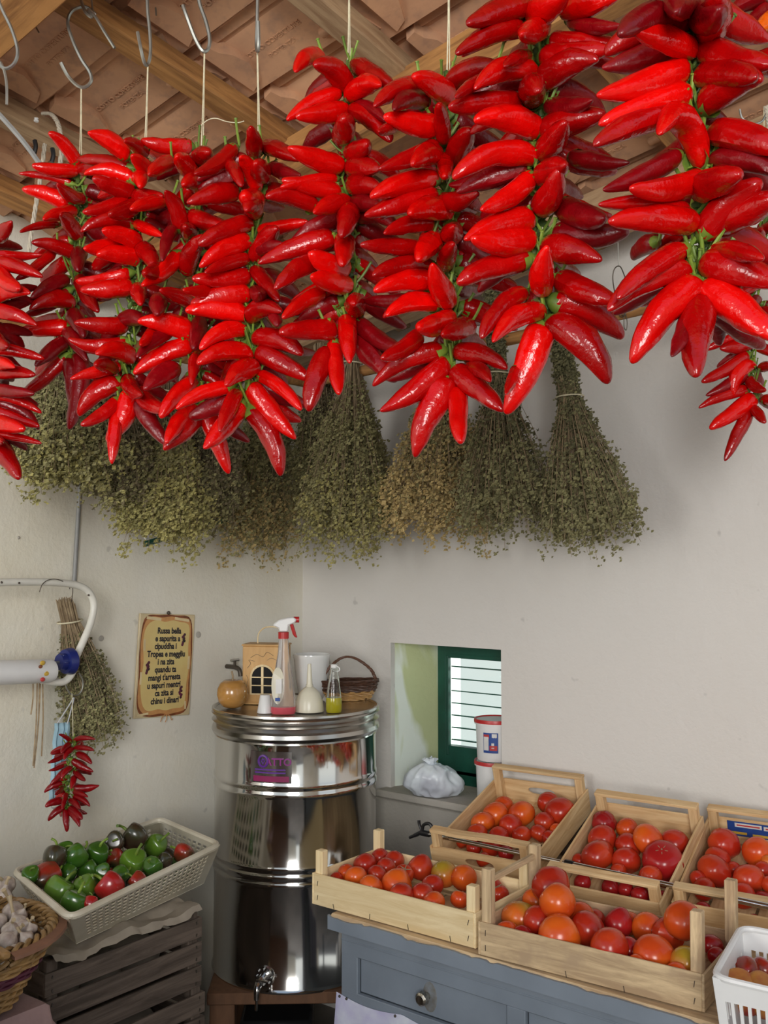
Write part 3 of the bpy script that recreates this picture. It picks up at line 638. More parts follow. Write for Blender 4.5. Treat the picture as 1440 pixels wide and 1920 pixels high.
def chili(strand, base, tip, w, tone, mode, rr, spine):
    ax = tip-base; L = ax.length; a, y, z = frame_from(ax)
    if a.z > 0 and abs(a.z) > .9: pass
    Mx = Matrix((a, y, z)).transposed()
    bm = bmesh.new(); bend = {'u': .45, 'd': -.35}.get(mode, rr.uniform(-.22, .38))
    pepper(bm, L, w, bend, 1.15 if mode == 'h' else 0, rr)
    o = finish('chili', bm, {0: M['chili0'], 1: M['chili1'], 2: M['chili2'], 9: M['chili_orange']}[tone], strand)
    o.matrix_basis = Matrix.Translation(base-strand.location) @ Mx.to_4x4()
    if tone == 9: o['label'] = 'orange pepper'
    # calyx and stalk, in the pepper's own frame
    bm = bmesh.new(); q = w*.5
    prev = None
    for x, r in ((.013, .89), (.006, .80), (.0, .66), (-.004, .50), (-.008, .28), (-.011, .15)):
        ring = [bm.verts.new((x+(.003 if x > .01 else .0)*math.sin(5*2*PI*k/10), q*r*math.cos(2*PI*k/10), q*r*math.sin(2*PI*k/10))) for k in range(10)]
        if prev:
            for k in range(10): bm.faces.new((prev[k], prev[(k+1) % 10], ring[(k+1) % 10], ring[k]))
        prev = ring
    Mi = Mx.inverted()
    out = -a; sl = rr.uniform(.030, .050)*min(1, L/.1)
    d1 = Mi @ (out*.5 + Vector((0, 0, .6)) - FWD*(.75 if mode != 'b' else 0) + Vector((rr.gauss(0, .3), rr.gauss(0, .3), rr.gauss(0, .12)))).normalized()
    p0 = Vector((-.006, 0, 0)); p1 = p0+Vector((-.008, 0, 0)); p2 = p1+d1*sl*.5; p3 = p2+(d1+Mi @ Vector((0, 0, .35))).normalized()*sl*.5
    sr = .0020*min(1.15, max(.6, L/.1))
    tube(bm, smoothpts([p0, p1, p2, p3], 3), sr, 6)
    n = len(bm.verts); tube(bm, [p3-(p3-p2).normalized()*.001, p3+(p3-p2).normalized()*.0008], sr*1.35, 6)
    finish('stem', bm, M['stem'], o)
    return o
def build_strand(key, d):
    rr = random.Random(hash(key) % 1000 if False else sum(map(ord, key))*7)
    D = d['D']; sp = [dep(x, y, D) for x, y in d['sp']]; topz = dep(*d['top'], D)
    L0 = d['L']
    o = thing('chili_string', d['label'], 'chili string', sp[0], group='strings of red chillies')
    spp = smoothpts(sp, 8)
    tube_obj('string', [p-sp[0] for p in [topz]+[topz.lerp(sp[0], .5)+Vector((.001, 0, 0))]+sp], .0011 if D > 1.2 else .001, M['string'], o, 6)
    if key not in ('s11',):
        tube_obj('string', [p-sp[0] for p in [topz+RGT*.001, sp[0]+RGT*.004]], .0008, M['string'], o, 5)
    def core(bm):
        for i, p in enumerate(smoothpts(sp, 14)):
            r = .0052*L0/.105*rr.uniform(.7, 1.25); off = Vector((rr.gauss(0, .003), rr.gauss(0, .003), 0))
            mt = Matrix.Translation(p-sp[0]+off) @ Euler((rr.random()*6, rr.random()*6, 0)).to_matrix().to_4x4() @ Matrix.Diagonal((r*1.7, r, r, 1))
            bmesh.ops.create_icosphere(bm, subdivisions=1, radius=1, matrix=mt)
    mk('stalk_core', core, M['core'], o)
    for it in d['c'].replace('\n', ';').split(';'):
        f = it.split()
        if len(f) < 6: continue
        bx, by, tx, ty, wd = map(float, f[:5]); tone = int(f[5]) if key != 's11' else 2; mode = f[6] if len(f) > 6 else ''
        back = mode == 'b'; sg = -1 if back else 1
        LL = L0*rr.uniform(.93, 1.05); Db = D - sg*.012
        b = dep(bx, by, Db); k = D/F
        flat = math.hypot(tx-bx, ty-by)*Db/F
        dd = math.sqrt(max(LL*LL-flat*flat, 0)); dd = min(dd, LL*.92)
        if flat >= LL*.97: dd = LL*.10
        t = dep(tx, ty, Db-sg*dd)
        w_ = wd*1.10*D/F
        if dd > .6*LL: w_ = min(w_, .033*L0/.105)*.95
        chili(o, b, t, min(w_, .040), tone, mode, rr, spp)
    # peppers turned away from the viewer fill the string all round
    sl_ = [sp[0]]; n = max(6, int((sp[0].z-sp[-1].z)/.034*2.1))
    if key in ('s10',): n = 4
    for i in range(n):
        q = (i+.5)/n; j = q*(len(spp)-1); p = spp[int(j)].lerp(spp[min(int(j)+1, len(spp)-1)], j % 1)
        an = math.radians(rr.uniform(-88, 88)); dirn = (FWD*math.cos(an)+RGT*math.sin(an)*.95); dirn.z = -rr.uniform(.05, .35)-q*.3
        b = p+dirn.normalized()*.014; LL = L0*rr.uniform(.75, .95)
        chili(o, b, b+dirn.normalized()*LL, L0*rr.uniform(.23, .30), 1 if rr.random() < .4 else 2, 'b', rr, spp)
    return o, topz
TOPS = {}
for k_, d_ in S.items():
    _, TOPS[k_] = build_strand(k_, d_)

# ------------------------------------------------------------------ S-hooks, wires and ropes under the roof
def hk(pts, D, label, r=.0034, dpt=None, name='wire_hook', mat='wire'):
    ps = [dep(x, y, D+(dpt[i] if dpt else 0)) for i, (x, y) in enumerate(pts)]
    return wire(ps, label, 'hook' if 'hook' in name else 'wire', r, mat, name, 7, 'galvanised wire hooks under the roof' if 'hook' in name else None)
hk([(-6, -60), (-8, -20), (3, 15), (22, 55), (33, 95), (26, 120), (8, 128), (-10, 110)], 1.8, 'grey wire hook curling in at the upper left edge', .0034)
hk([(-6, 112), (3, 120), (10, 140), (13, 165), (13, 196)], 1.8, 'short wire hook tail dangling from the hook at the upper left edge', .0028)
hk([(180, 28), (160, 13), (136, 20), (127, 42), (136, 75), (152, 110), (168, 135), (171, 152), (160, 163), (146, 161), (128, 143), (114, 117)], 1.98, 'large open S-shaped wire hook holding the darkest chilli string', .0036, [.02, .01, 0, 0, 0, 0, 0, 0, 0, 0, 0, -.01])
hk([(148, -30), (152, 0), (160, 22), (172, 32), (166, 18), (178, 30), (196, 60), (215, 90)], 1.97, 'twisted chain-end wire hook crossing over the S-shaped one', .0034)
hk([(170, -20), (172, 5), (174, 22)], 1.99, 'short wire coming down beside the twisted hook end', .0022, name='hanging_wire')
hk([(275, -40), (277, 20), (281, 60), (282, 100), (277, 121), (271, 118), (265, 95), (258, 60)], 1.86, 'narrow V-shaped wire hook left of centre at the top', .0034, [0, 0, 0, 0, 0, -.01, -.02, -.02])
hk([(370, -50), (373, 0), (386, 40), (393, 72), (390, 92), (380, 95), (366, 72), (350, 30), (343, 10)], 1.80, 'wide V-shaped wire hook between the two straight ones', .0036, [0, 0, 0, 0, 0, -.005, -.01, -.02, -.02])
hk([(484, -50), (483, 0), (482, 50), (481, 85), (483, 96), (485, 80), (484, 40)], 1.70, 'wire hook seen edge-on holding the long fifth string', .0032, [0, 0, 0, 0, -.012, -.022, -.026])
hk([(50, 22), (60, 38), (73, 61)], 2.05, 'bare wire tip below the upper left rafter', .0018, name='hanging_wire')
hk([(291, -30), (291, 0), (293, 29)], 2.1, 'bare wire tip between the two top hooks', .0018, name='hanging_wire')
hk([(-20, 195), (20, 238), (55, 280), (90, 330)], 2.1, 'grey cable slanting down behind the leftmost strings', .0060, name='cable', mat='pipe')
hk([(1387, 205), (1392, 222), (1410, 232), (1428, 228), (1437, 212)], 1.9, 'thin wire arc seen through the nearest chilli string', .0022, name='hanging_wire')
def rope(pts, D, label, r=.0055):
    ps = smoothpts([dep(x, y, D) for x, y in pts], 10); 
    def f(bm):
        for ph in (0, 2*PI/3, 4*PI/3):
            q = []
            for i, p in enumerate(ps):
                a = i*.75+ph; q.append(p+RGT*math.cos(a)*r*.5+FWD*math.sin(a)*r*.5)
            tube(bm, q, r*.62, 6)
    return tag(mk('rope', f, M['rope']), label, 'rope')
rope([(80, 213), (95, 214), (107, 228), (113, 250), (116, 280), (108, 330), (98, 380)], 2.35, 'twisted cream rope looped over the batten at the upper left', .0056)
rope([(84, 270), (78, 320), (68, 380), (60, 430), (53, 480)], 2.36, 'long twisted cream rope hanging down along the left wall', .0052)
rope([(1437, 200), (1441, 225), (1446, 250)], 1.9, 'twisted cream rope at the right edge behind the nearest string', .0052)
for (x, y, l) in ((65, 275, 'black cord end wrapped beside the hanging rope'), (98, 290, 'second black cord end just right of the hanging rope')):
    tag(mk('cord_end', lambda bm: tube(bm, smoothpts([dep(x, y-12, 2.34), dep(x+2, y, 2.34), dep(x-1, y+14, 2.34)], 5), .0055, 8), M['black']), l, 'cord')
tag(mk('porcelain_insulator', lambda bm: lathe(bm, [(0, 0), (.0055, 0), (.006, .003), (.004, .005), (.0055, .008), (0, .009)], 16), M['ceramic']), 'small white porcelain knob on the lower left batten', 'insulator').location = dep(68, 228, 2.33)
hk([(377, 235), (390, 225), (405, 222), (425, 228), (445, 230), (458, 227)], 1.79, 'loose string end curling off to the right under the roof', .0009, name='string_end', mat='string')

# ------------------------------------------------------------------ steel oil tank in the corner and its stand
TX, TY, TR = .358, -.418, .262
tank = thing('steel_tank', 'tall polished stainless steel oil drum standing in the room corner', 'tank', (TX, TY, .352))
def bead(z, r=TR, h=.012, o=.0035): return [(r, z-h), (r+o*.7, z-h*.5), (r+o, z), (r+o*.7, z+h*.5), (r, z+h)]
z0 = .352
prof = [(0, .004), (TR-.01, .004), (TR+.004, 0), (TR+.006, .006), (TR, .014)]
for z in (.328, .352, .376): prof += bead(z-.012, h=.0105)
for z in (.583, .610): prof += bead(z, h=.0125)
prof += [(TR, .725), (TR+.002, .735), (TR-.004, .742), (TR-.02, .744)]
mk('drum', lambda bm: lathe(bm, prof, 96), M['steel'], tank)
lp = [(TR-.03, .742), (TR+.000, .738), (TR+.006, .742), (TR+.011, .752), (TR+.008, .764), (TR-.002, .770), (TR+.004, .776), (TR+.011, .783), (TR+.004, .790), (TR-.002, .794), (TR+.006, .800), (TR+.012, .806), (TR+.008, .813), (TR-.003, .818)]
mk('rim', lambda bm: lathe(bm, lp, 96), M['steel2'], tank)
lid = mk('lid', lambda bm: lathe(bm, [(0, .812), (TR-.01, .813), (TR-.001, .818), (TR+.004, .822), (TR+.010, .821), (TR+.011, .815), (TR+.002, .810), (0, .806)], 96), M['steel2'], tank)
ang = math.radians(-47-17)
def cyl(a_off, z, r=TR+.0015):
    a = ang+a_off; return Vector((r*math.cos(a), r*math.sin(a), z))
def patch(bm, a0, a1, zlo, zhi, r, n=14):
    lo = [bm.verts.new(cyl(a0+(a1-a0)*i/n, zlo, r)) for i in range(n+1)]; hi = [bm.verts.new(cyl(a0+(a1-a0)*i/n, zhi, r)) for i in range(n+1)]
    for i in range(n): bm.faces.new((lo[i], lo[i+1], hi[i+1], hi[i]))
bz = 1.022-z0
badge = mk('badge', lambda bm: patch(bm, -.25, .25, bz-.048, bz+.046, TR+.001), M['plate'], tank)
mk('magenta_strip', lambda bm: patch(bm, -.21, .22, bz-.044, bz-.027, TR+.002), M['magenta'], badge)
def logo(bm):
    for i in range(24):
        pass
    tube(bm, [cyl(-.085+.055*math.cos(q), bz+.017+.0165*math.sin(q), TR+.003) for q in [2*PI*i/28 for i in range(28)]], .0035, 6, closed=True)
    for k in (-1, 1): tube(bm, [cyl(-.085, bz+.008, TR+.003), cyl(-.085+k*.02, bz+.018, TR+.003), cyl(-.085+k*.008, bz+.024, TR+.003), cyl(-.085, bz+.019, TR+.003)], .0018, 5)
mk('round_logo', logo, M['violet'], badge)
def curved_text(txt, size, a0, zc, r, mat, nm, bold):
    me = text_mesh(txt, size, .0003, bold)
    for v in me.vertices: q = cyl(a0+v.co.x/TR, zc+v.co.y, r+v.co.z); v.co = q
    me.materials.append(mat); me.name = nm; link(bpy.data.objects.new(nm, me), badge)
curved_text('ATTO', .030, .095, bz+.015, TR+.003, M['purple'], 'lettering', .0008)
for zz in (bz-.008, bz-.017): mk('print_line', lambda bm: patch(bm, -.19, .18, zz-.0022, zz+.0022, TR+.002), M['violet'], badge)
ta = math.radians(-47-20)
tp = Vector((math.cos(ta), math.sin(ta), 0)); tz = .405-z0

def flange(bm):
    tube(bm, [tp*(TR-.01)+UP*tz, tp*(TR+.012)+UP*tz], .030, 20); tube(bm, [tp*(TR)+UP*tz, tp*(TR+.05)+UP*(tz-.005)], .014, 14)
    for i in range(8):
        q = 2*PI*i/8; c = tp*(TR+.013)+UP*(tz+.023*math.sin(q))+Vector((-tp.y, tp.x, 0))*.023*math.cos(q); tube(bm, [c, c+tp*.006], .004, 6)
    tube(bm, smoothpts([tp*(TR+.045)+UP*(tz-.004), tp*(TR+.062)+UP*(tz-.015), tp*(TR+.066)+UP*(tz-.045)], 4), [.013, .012, .011, .010, .010, .010, .009, .008, .008], 12)
    tube(bm, [tp*(TR+.066)+UP*(tz-.045), tp*(TR+.066)+UP*(tz-.075)], .004, 8)
tap_o = mk('spout', flange, M['chrome'], tank)
tpn = Vector((-tp.y, tp.x, 0))
mk('lever', lambda bm: tube(bm, [tp*(TR+.055)+UP*(tz+.006)-tpn*.006, tp*(TR+.056)+UP*(tz+.006)+tpn*.032], .0035, 8), M['chrome'], tank)

st = thing('tank_stand', 'dark wooden stand carrying the steel oil drum', 'stand', (TX, TY, 0))
rz = Matrix.Rotation(math.radians(40), 3, 'Z')
box_obj('top', (0, 0, .335), (.50, .50, .034), M['darkwood'], st, rz, .003)
for sx_, sy_ in ((-1, -1), (1, -1), (-1, 1), (1, 1)):
    c = rz @ Vector((sx_*.205, sy_*.205, 0)); box_obj('leg', (c.x, c.y, .159), (.075, .075, .318), M['darkwood'], st, rz, .003)
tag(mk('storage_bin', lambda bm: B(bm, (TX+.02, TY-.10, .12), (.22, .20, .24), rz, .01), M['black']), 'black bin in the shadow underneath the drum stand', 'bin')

# ---- things standing on the drum lid
LZ = .352+.8135+.001
def on_lid(px, py): p = hZ(px, py, LZ); return p
p = on_lid(434, 1329); r = 29*pxm(p)
ap = thing('wooden_apple', 'turned wooden apple ornament at the left rim of the drum lid', 'ornament', p+FWD*.02)
mk('body', lambda bm: lathe(bm, [(0, .004), (.3*r, .0), (.62*r, .10*r), (.9*r, .42*r), (1.0*r, .85*r), (.97*r, 1.25*r), (.80*r, 1.60*r), (.55*r, 1.78*r), (.25*r, 1.78*r), (.08*r, 1.66*r), (0, 1.62*r)], 32), M['applewood'], ap)
tube_obj('stem', [(0, 0, 1.62*r), (.002, 0, 2.0*r), (-.004, 0, 2.35*r)], .0032, M['tan'], ap)
pA = hZ(458, 1331, LZ); pB = hZ(530, 1316, LZ)
p = on_lid(492, 1322)+FWD*.01
hs = thing('wooden_house_box', 'small wooden house box with an arched window on the drum', 'box', p, (0, 0, HEAD-.18)); q = pxm(p)
Wd, Ht, Dp = 80*q, 108*q, .085
def house(bm):
    B(bm, (0, Dp/2, Ht*.5), (Wd, Dp, Ht), None, .003)
    B(bm, (0, Dp/2, Ht+.003), (Wd+.006, Dp+.006, .006), None, .002); B(bm, (0, Dp/2, .004), (Wd+.008, Dp+.012, .008), None, .002)
hb_ = mk('house', house, M['housewood'], hs, smooth=False)
def arch(bm, w_, h_, y0, y1, cx=0, z_=0):
    pts = [(-w_/2, 0), (w_/2, 0)]+[(w_/2*math.cos(PI*i/12), h_-w_/2+w_/2*math.sin(PI*i/12)) for i in range(13)]
    lo = [bm.verts.new((cx+x, y0, z_+z)) for x, z in pts]; hi = [bm.verts.new((cx+x, y1, z_+z)) for x, z in pts]
    bm.faces.new(lo); bm.faces.new(hi[::-1]); n = len(pts)
    for i in range(n): bm.faces.new((lo[i], hi[i], hi[(i+1) % n], lo[(i+1) % n]))
mk('window_frame', lambda bm: arch(bm, Wd*.62, Ht*.52, -.004, .002, 0, Ht*.17), M['pale_z'], hs, smooth=False)
wn = mk('window_opening', lambda bm: arch(bm, Wd*.52, Ht*.46, -.0055, .001, 0, Ht*.195), M['dark'], hs, smooth=False)
def muntin(bm):
    B(bm, (0, -.006, Ht*.42), (.008, .004, Ht*.46), None, 0)
    for z in (.33, .47): B(bm, (0, -.0065, Ht*z), (Wd*.52, .003, .003), None, 0)
mk('muntins', muntin, M['pale_z'], hs, smooth=False)
mk('carving', lambda bm: [tube(bm, smoothpts([Vector((x*Wd, -.0015, z*Ht)) for x, z in c], 4), .0008, 4) for c in
    ([(-.3, .80), (-.15, .86), (0, .82), (.1, .90), (.25, .84)], [(-.38, .62), (-.3, .70), (-.34, .76), (-.2, .74)], [(-.4, .3), (-.36, .42), (-.4, .5)], [(.1, .76), (.2, .80), (.34, .76)])], M['tan'], hs)
tube_obj('handle', smoothpts([(-Wd*.22, Dp/2, Ht), (-Wd*.20, Dp/2, Ht+22*q), (0, Dp/2, Ht+34*q), (Wd*.34, Dp/2, Ht+30*q), (Wd*.5, Dp/2, Ht)], 6), .0022, M['pale_z'], hs)

p = on_lid(497, 1336); q = pxm(p)
cup = mk('small_cup', lambda bm: lathe(bm, [(0, 0), (15*q, 0), (14.6*q, 2*q), (9.5*q, 32*q), (8.5*q, 33*q), (0, 33*q)], 24), M['white'])
tag(cup, 'small white plastic cup turned upside down left of the spray bottle', 'cup'); cup.location = p

p = on_lid(531, 1338); q = pxm(p)
sb = thing('spray_bottle', 'tall spray bottle with red and white trigger and pink liquid', 'spray bottle', p, (0, 0, HEAD))
sqz = lambda bm, pr: (lathe(bm, pr, 32), [setattr(v, 'co', Vector((v.co.x, v.co.y*.62, v.co.z))) for v in bm.verts])
mk('bottle', lambda bm: sqz(bm, [(0, 0), (21*q, 0), (23*q, 4*q), (22.5*q, 30*q), (19*q, 62*q), (14*q, 92*q), (10.5*q, 112*q), (9*q, 134*q), (8*q, 142*q), (0, 142*q)]), M['bottle'], sb)
mk('liquid', lambda bm: sqz(bm, [(0, -.0002), (21.2*q, -.0002), (23.4*q, 4*q), (23.2*q, 13*q), (0, 13*q)]), M['pinkfluid'], sb)
mk('collar', lambda bm: lathe(bm, [(0, 139*q), (10*q, 139*q), (10*q, 151*q), (0, 151*q)], 20), M['redlid'], sb)
def lab(bm):
    c = Vector((-9*q, -13.5*q, 53*q)); n = 24
    vs = [bm.verts.new(c+Vector((12*q*math.cos(2*PI*i/n), .0+2.5*q*(abs(math.cos(2*PI*i/n))), 34*q*math.sin(2*PI*i/n)))) for i in range(n)]; bm.faces.new(vs)
lb = mk('bottle_label', lab, M['cream'], sb, smooth=False)
box_obj('label_print', (-7*q, -15*q, 52*q), (11*q, .0006, 26*q), M['whitelabel'], lb, None, 0)
box_obj('barcode', (-9*q, -15.2*q, 28*q), (9*q, .0006, 6*q), M['bluelabel'], lb, None, 0)
def head(bm):
    pts = [(-20, 163), (-17, 167), (-8, 174), (8, 178), (20, 179), (25, 173), (20, 168), (10, 164), (8, 152), (-7, 152), (-8, 158), (-14, 161)]
    lo = [bm.verts.new((x*q, -8*q, z*q)) for x, z in pts]; hi = [bm.verts.new((x*q, 8*q, z*q)) for x, z in pts]; n = len(pts)
    bm.faces.new(lo); bm.faces.new(hi[::-1])
    for i in range(n): bm.faces.new((lo[i], hi[i], hi[(i+1) % n], lo[(i+1) % n]))
hd_ = mk('spray_head', head, M['white'], sb, smooth=False); hd_.modifiers.new('bevel', 'BEVEL').width = 2*q
mk('trigger', lambda bm: tube(bm, smoothpts([(14*q, 0, 168*q), (17*q, 0, 158*q), (21*q, 0, 146*q), (25*q, 0, 141*q)], 4), [3.4*q]*8+[3*q, 2.5*q, 2*q, 1.5*q, 1*q], 8), M['redlid'], sb)
mk('nozzle', lambda bm: tube(bm, [(19*q, 0, 174*q), (29*q, 0, 174*q)], 5.5*q, 12), M['redlid'], sb)

p = on_lid(582, 1316); q = pxm(p)
pot = mk('white_pot', lambda bm: lathe(bm, [(0, 0), (20*q, 0), (24*q, 6*q), (30*q, 40*q), (34*q, 78*q), (35.5*q, 83*q), (35*q, 86*q), (32.5*q, 86*q), (30*q, 80*q), (24*q, 20*q), (0, 16*q)], 40), M['ceramic'])
tag(pot, 'glossy white ceramic pot behind the cream funnel', 'pot'); pot.location = p+FWD*.05
p = on_lid(580, 1334); q = pxm(p)
fu = mk('funnel', lambda bm: lathe(bm, [(25*q, 0), (27*q, 1*q), (27*q, 5*q), (25*q, 20*q), (19*q, 35*q), (11*q, 43*q), (6.5*q, 46*q), (6.8*q, 50*q), (5.6*q, 50*q), (3.2*q, 88*q), (2.2*q, 88*q), (4*q, 48*q), (9*q, 42*q), (17*q, 33*q), (23*q, 18*q), (25*q, 0)], 40), M['cream'])
tag(fu, 'cream plastic funnel standing upside down on the drum lid', 'funnel'); fu.location = p
p = on_lid(626, 1335); q = pxm(p)
ob = thing('oil_bottle', 'small glass bottle half full of yellow olive oil', 'bottle', p)
mk('glass_body', lambda bm: lathe(bm, [(0, 0), (13*q, 0), (14.5*q, 3*q), (14.5*q, 22*q), (12.5*q, 42*q), (9*q, 66*q), (7*q, 78*q), (7.5*q, 82*q), (6.3*q, 82*q), (5.6*q, 77*q), (8*q, 64*q), (11.5*q, 41*q), (13.5*q, 22*q), (13.5*q, 4*q), (0, 2*q)], 28), M['glass'], ob)
mk('oil', lambda bm: lathe(bm, [(0, -.0002), (13.4*q, -.0002), (14.8*q, 3*q), (14.8*q, 22*q), (14.0*q, 27*q), (0, 27*q)], 28), M['oil'], ob)
mk('stopper', lambda bm: (lathe(bm, [(0, 80*q), (6*q, 80*q), (6.4*q, 88*q), (0, 89*q)], 18), tube(bm, [Vector((5*q+9*q*math.cos(a_), 0, 80*q+5*q*math.sin(a_))) for a_ in [2*PI*i/14 for i in range(14)]], 1.2*q, 5, closed=True)), M['white'], ob)
# wicker basket on the lid
p = on_lid(655, 1312); q = pxm(p)
wb_ = thing('wicker_basket', 'small dark wicker basket with a tall arched handle', 'basket', p, (0, 0, HEAD+.25))
def weave(bm, z0_, z1_, a0, b0, a1, b1, rows, thick, nst=26, seed=1):
    for k in range(rows):
        f = (k+.5)/rows; z = z0_+(z1_-z0_)*f; a_ = a0+(a1-a0)*f; b_ = b0+(b1-b0)*f; pts = []
        for i in range(nst*4):
            an = 2*PI*i/(nst*4); w_ = thick*.55*math.sin(an*nst/2+(PI if k % 2 else 0)); pts.append(Vector(((a_+w_)*math.cos(an), (b_+w_)*math.sin(an), z+.0006*math.sin(an*5+k))))
        tube(bm, pts, thick*.55, 5, closed=True)
mk('lower_weave', lambda bm: (weave(bm, 0, 17*q, 38*q, 17*q, 48*q, 23*q, 6, 3.2*q), B(bm, (0, 0, 1.5*q), (66*q, 28*q, 2*q))), M['wickertan'], wb_)
mk('upper_weave', lambda bm: weave(bm, 16*q, 38*q, 48*q, 23*q, 55*q, 27*q, 7, 3.6*q), M['wickerdark'], wb_)
mk('basket_handle', lambda bm: [tube(bm, [Vector((c.x+1.6*q*math.cos(i*.9+ph), c.y+1.6*q*math.sin(i*.9+ph), c.z)) for i, c in enumerate(smoothpts([Vector((-52*q, 0, 36*q)), Vector((-40*q, 0, 58*q)), Vector((-14*q, 0, 78*q)), Vector((12*q, 0, 76*q)), Vector((40*q, 0, 56*q)), Vector((50*q, 0, 38*q))], 8))], 2*q, 6) for ph in (0, 2.1, 4.2)], M['wickerdark'], wb_)

# ------------------------------------------------------------------ on the left wall
tag(tube_obj('conduit', [hX(152, 640, .012), hX(150, 920, .012), hX(147, 960, .012), hX(139, 1092, .012)], .0068, M['pipe'], seg=10), 'grey electrical conduit running down the left wall', 'pipe')
gb = thing('green_rail', 'dark green rail glimpsed beneath the yellow-green herb cone', 'rail', hX(340, 1000, .05))
a_, b_ = hX(272, 1020, .05)-gb.location, hX(452, 965, .05)-gb.location
tube_obj('bar', [a_, b_], .0095, M['green'], gb, 4); tube_obj('white_edge', [a_+UP*.02, b_+UP*.02], .007, M['white'], gb, 4)
# wall bracket with roll
br = thing('roll_holder', 'bent white metal bracket holding a roll on the left wall', 'bracket', hX(150, 1110, .15)); O = br.location
tube_obj('bracket_tube', [v-O for v in smoothpts([hX(*c, .15) for c in [(-60, 1093), (0, 1092), (60, 1091), (115, 1093), (150, 1099), (168, 1112), (176, 1135), (170, 1168), (157, 1200), (142, 1235), (135, 1262), (122, 1277), (104, 1279), (78, 1275)]], 5)], .0105, M['whitepaint'], br, 12)
for c in ((3, 1092), (36, 1093), (166, 1116)): mk('rivet', lambda bm: bmesh.ops.create_uvsphere(bm, u_segments=10, v_segments=6, radius=.0032, matrix=Matrix.Translation(hX(*c, .161)-O)), M['wiredark'], br)
rp0, rp1 = hX(-70, 1264, .17), hX(98, 1257, .17)
tg = thing('paper_roll', 'white roll with a yellow fruit print on the bracket', 'roll', rp1); 
mk('roll', lambda bm: tube(bm, [rp0-rp1, Vector((0, -.012, 0)), Vector((0, 0, 0))], [.033, .033, .029], 28), M['white'], tg)
for (cx_, cy_, rr_, mm) in ((80, 1243, .0065, 'yellowlabel'), (76, 1250, .005, 'signbrown'), (87, 1262, .008, 'yellowlabel'), (87, 1261, .004, 'signbrown'), (80, 1274, .006, 'redlabel')):
    v = hX(cx_, cy_, .17+.031)-rp1
    mk('fruit_print', lambda bm: bmesh.ops.create_uvsphere(bm, u_segments=12, v_segments=6, radius=1, matrix=Matrix.Translation(v) @ Matrix.Diagonal((.0025, rr_*1.3, rr_, 1))), M[mm], tg)
kp = hX(128, 1240, .165)
kn = thing('end_cap', 'dark blue plastic end knob of the roll on the bracket', 'knob', kp)
mk('cap', lambda bm: (tube(bm, [(0, -.030, 0), (0, -.012, 0), (0, -.012, 0), (0, .004, 0), (0, .010, 0), (0, .012, 0), (0, .022, 0)], [.022, .024, .034, .038, .038, .030, .024], 28), [B(bm, (0, -.02, 0), (.05, .012, .006), (0, k*PI/3, 0), .001) for k in range(3)]), M['blueknob'], kn)
tube_obj('spindle', [(0, -.06, 0), (0, -.02, 0)], .004, M['wire'], kn)
wire([hX(*c, .17) for c in [(74, 1110), (80, 1095), (92, 1087), (106, 1086), (118, 1090)]], 'thin dark wire hooked over the top of the white bracket', 'wire', .0012, 'wiredark', 'hanging_wire')
herb(hX(131, 1165, .055), hX(182, 1385, .07), .104, (hd, ho, hm), 'dried herb bunch with a thick stub hanging inside the bracket', 77, n=150, per=40, top=.075, hook=True, leaf=.0052, tstart=.10, rneck=.03)
for k, (x0_, y0_, x1_, y1_) in enumerate([(62, 1278, 58, 1340), (70, 1276, 62, 1436), (76, 1278, 64, 1440), (80, 1278, 78, 1418), (74, 1280, 68, 1400)]):
    tag(tube_obj('raffia_strand', smoothpts([hX(x0_, y0_, .12), hX((x0_+x1_)/2+2, (y0_+y1_)/2, .118), hX(x1_, y1_, .12)], 4), .0022, M['tan'], seg=5), ['short leftmost raffia strand hanging from the bracket hook', 'longest raffia strand, second from the left under the bracket', 'middle tan raffia strand hanging below the white roll', 'raffia strand nearest the herb bunch, hanging at a slant', 'shorter raffia strand between the two longest ones'][k], 'strand', 'raffia strands hanging from the bracket')
wire([hX(*c, .14) for c in [(122, 1280), (126, 1292), (134, 1302), (146, 1303), (154, 1292), (155, 1275), (148, 1262)]], 'grey wire ring hung under the blue knob', 'wire', .0022, 'wire', 'wire_ring')
mkp = hX(118, 1370, .10)
fm = thing('face_mask', 'pale blue face mask hanging behind the little chilli string', 'face mask', mkp)
def mask(bm):
    cols = 8; rows = 12; g = []
    tl, tr_, bl, br_ = hX(102, 1356, .10), hX(132, 1354, .10), hX(91, 1500, .10), hX(126, 1508, .10)
    for i in range(rows+1):
        f = i/rows; a = tl.lerp(bl, f)-mkp; b = tr_.lerp(br_, f)-mkp
        g.append([bm.verts.new(a.lerp(b, j/cols)+Vector((.006*math.sin(j*2.2)+.003*math.sin(i*1.7), 0, 0))) for j in range(cols+1)])
    for i in range(rows):
        for j in range(cols): bm.faces.new((g[i][j], g[i][j+1], g[i+1][j+1], g[i+1][j]))
mo = mk('fabric', mask, M['mask'], fm); so = mo.modifiers.new('s', 'SOLIDIFY'); so.thickness = .002
mk('lower_edge', lambda bm: tube(bm, [hX(91, 1500, .102)-mkp, hX(98, 1516, .102)-mkp, hX(126, 1508, .102)-mkp], .002, 6), M['maskwhite'], fm)
for pts in ([(138, 1308), (128, 1325), (108, 1356)], [(139, 1308), (131, 1340), (126, 1358)]): tube_obj('ear_loop', smoothpts([hX(*c, .105)-mkp for c in pts], 4), .0018, M['maskwhite'], fm)

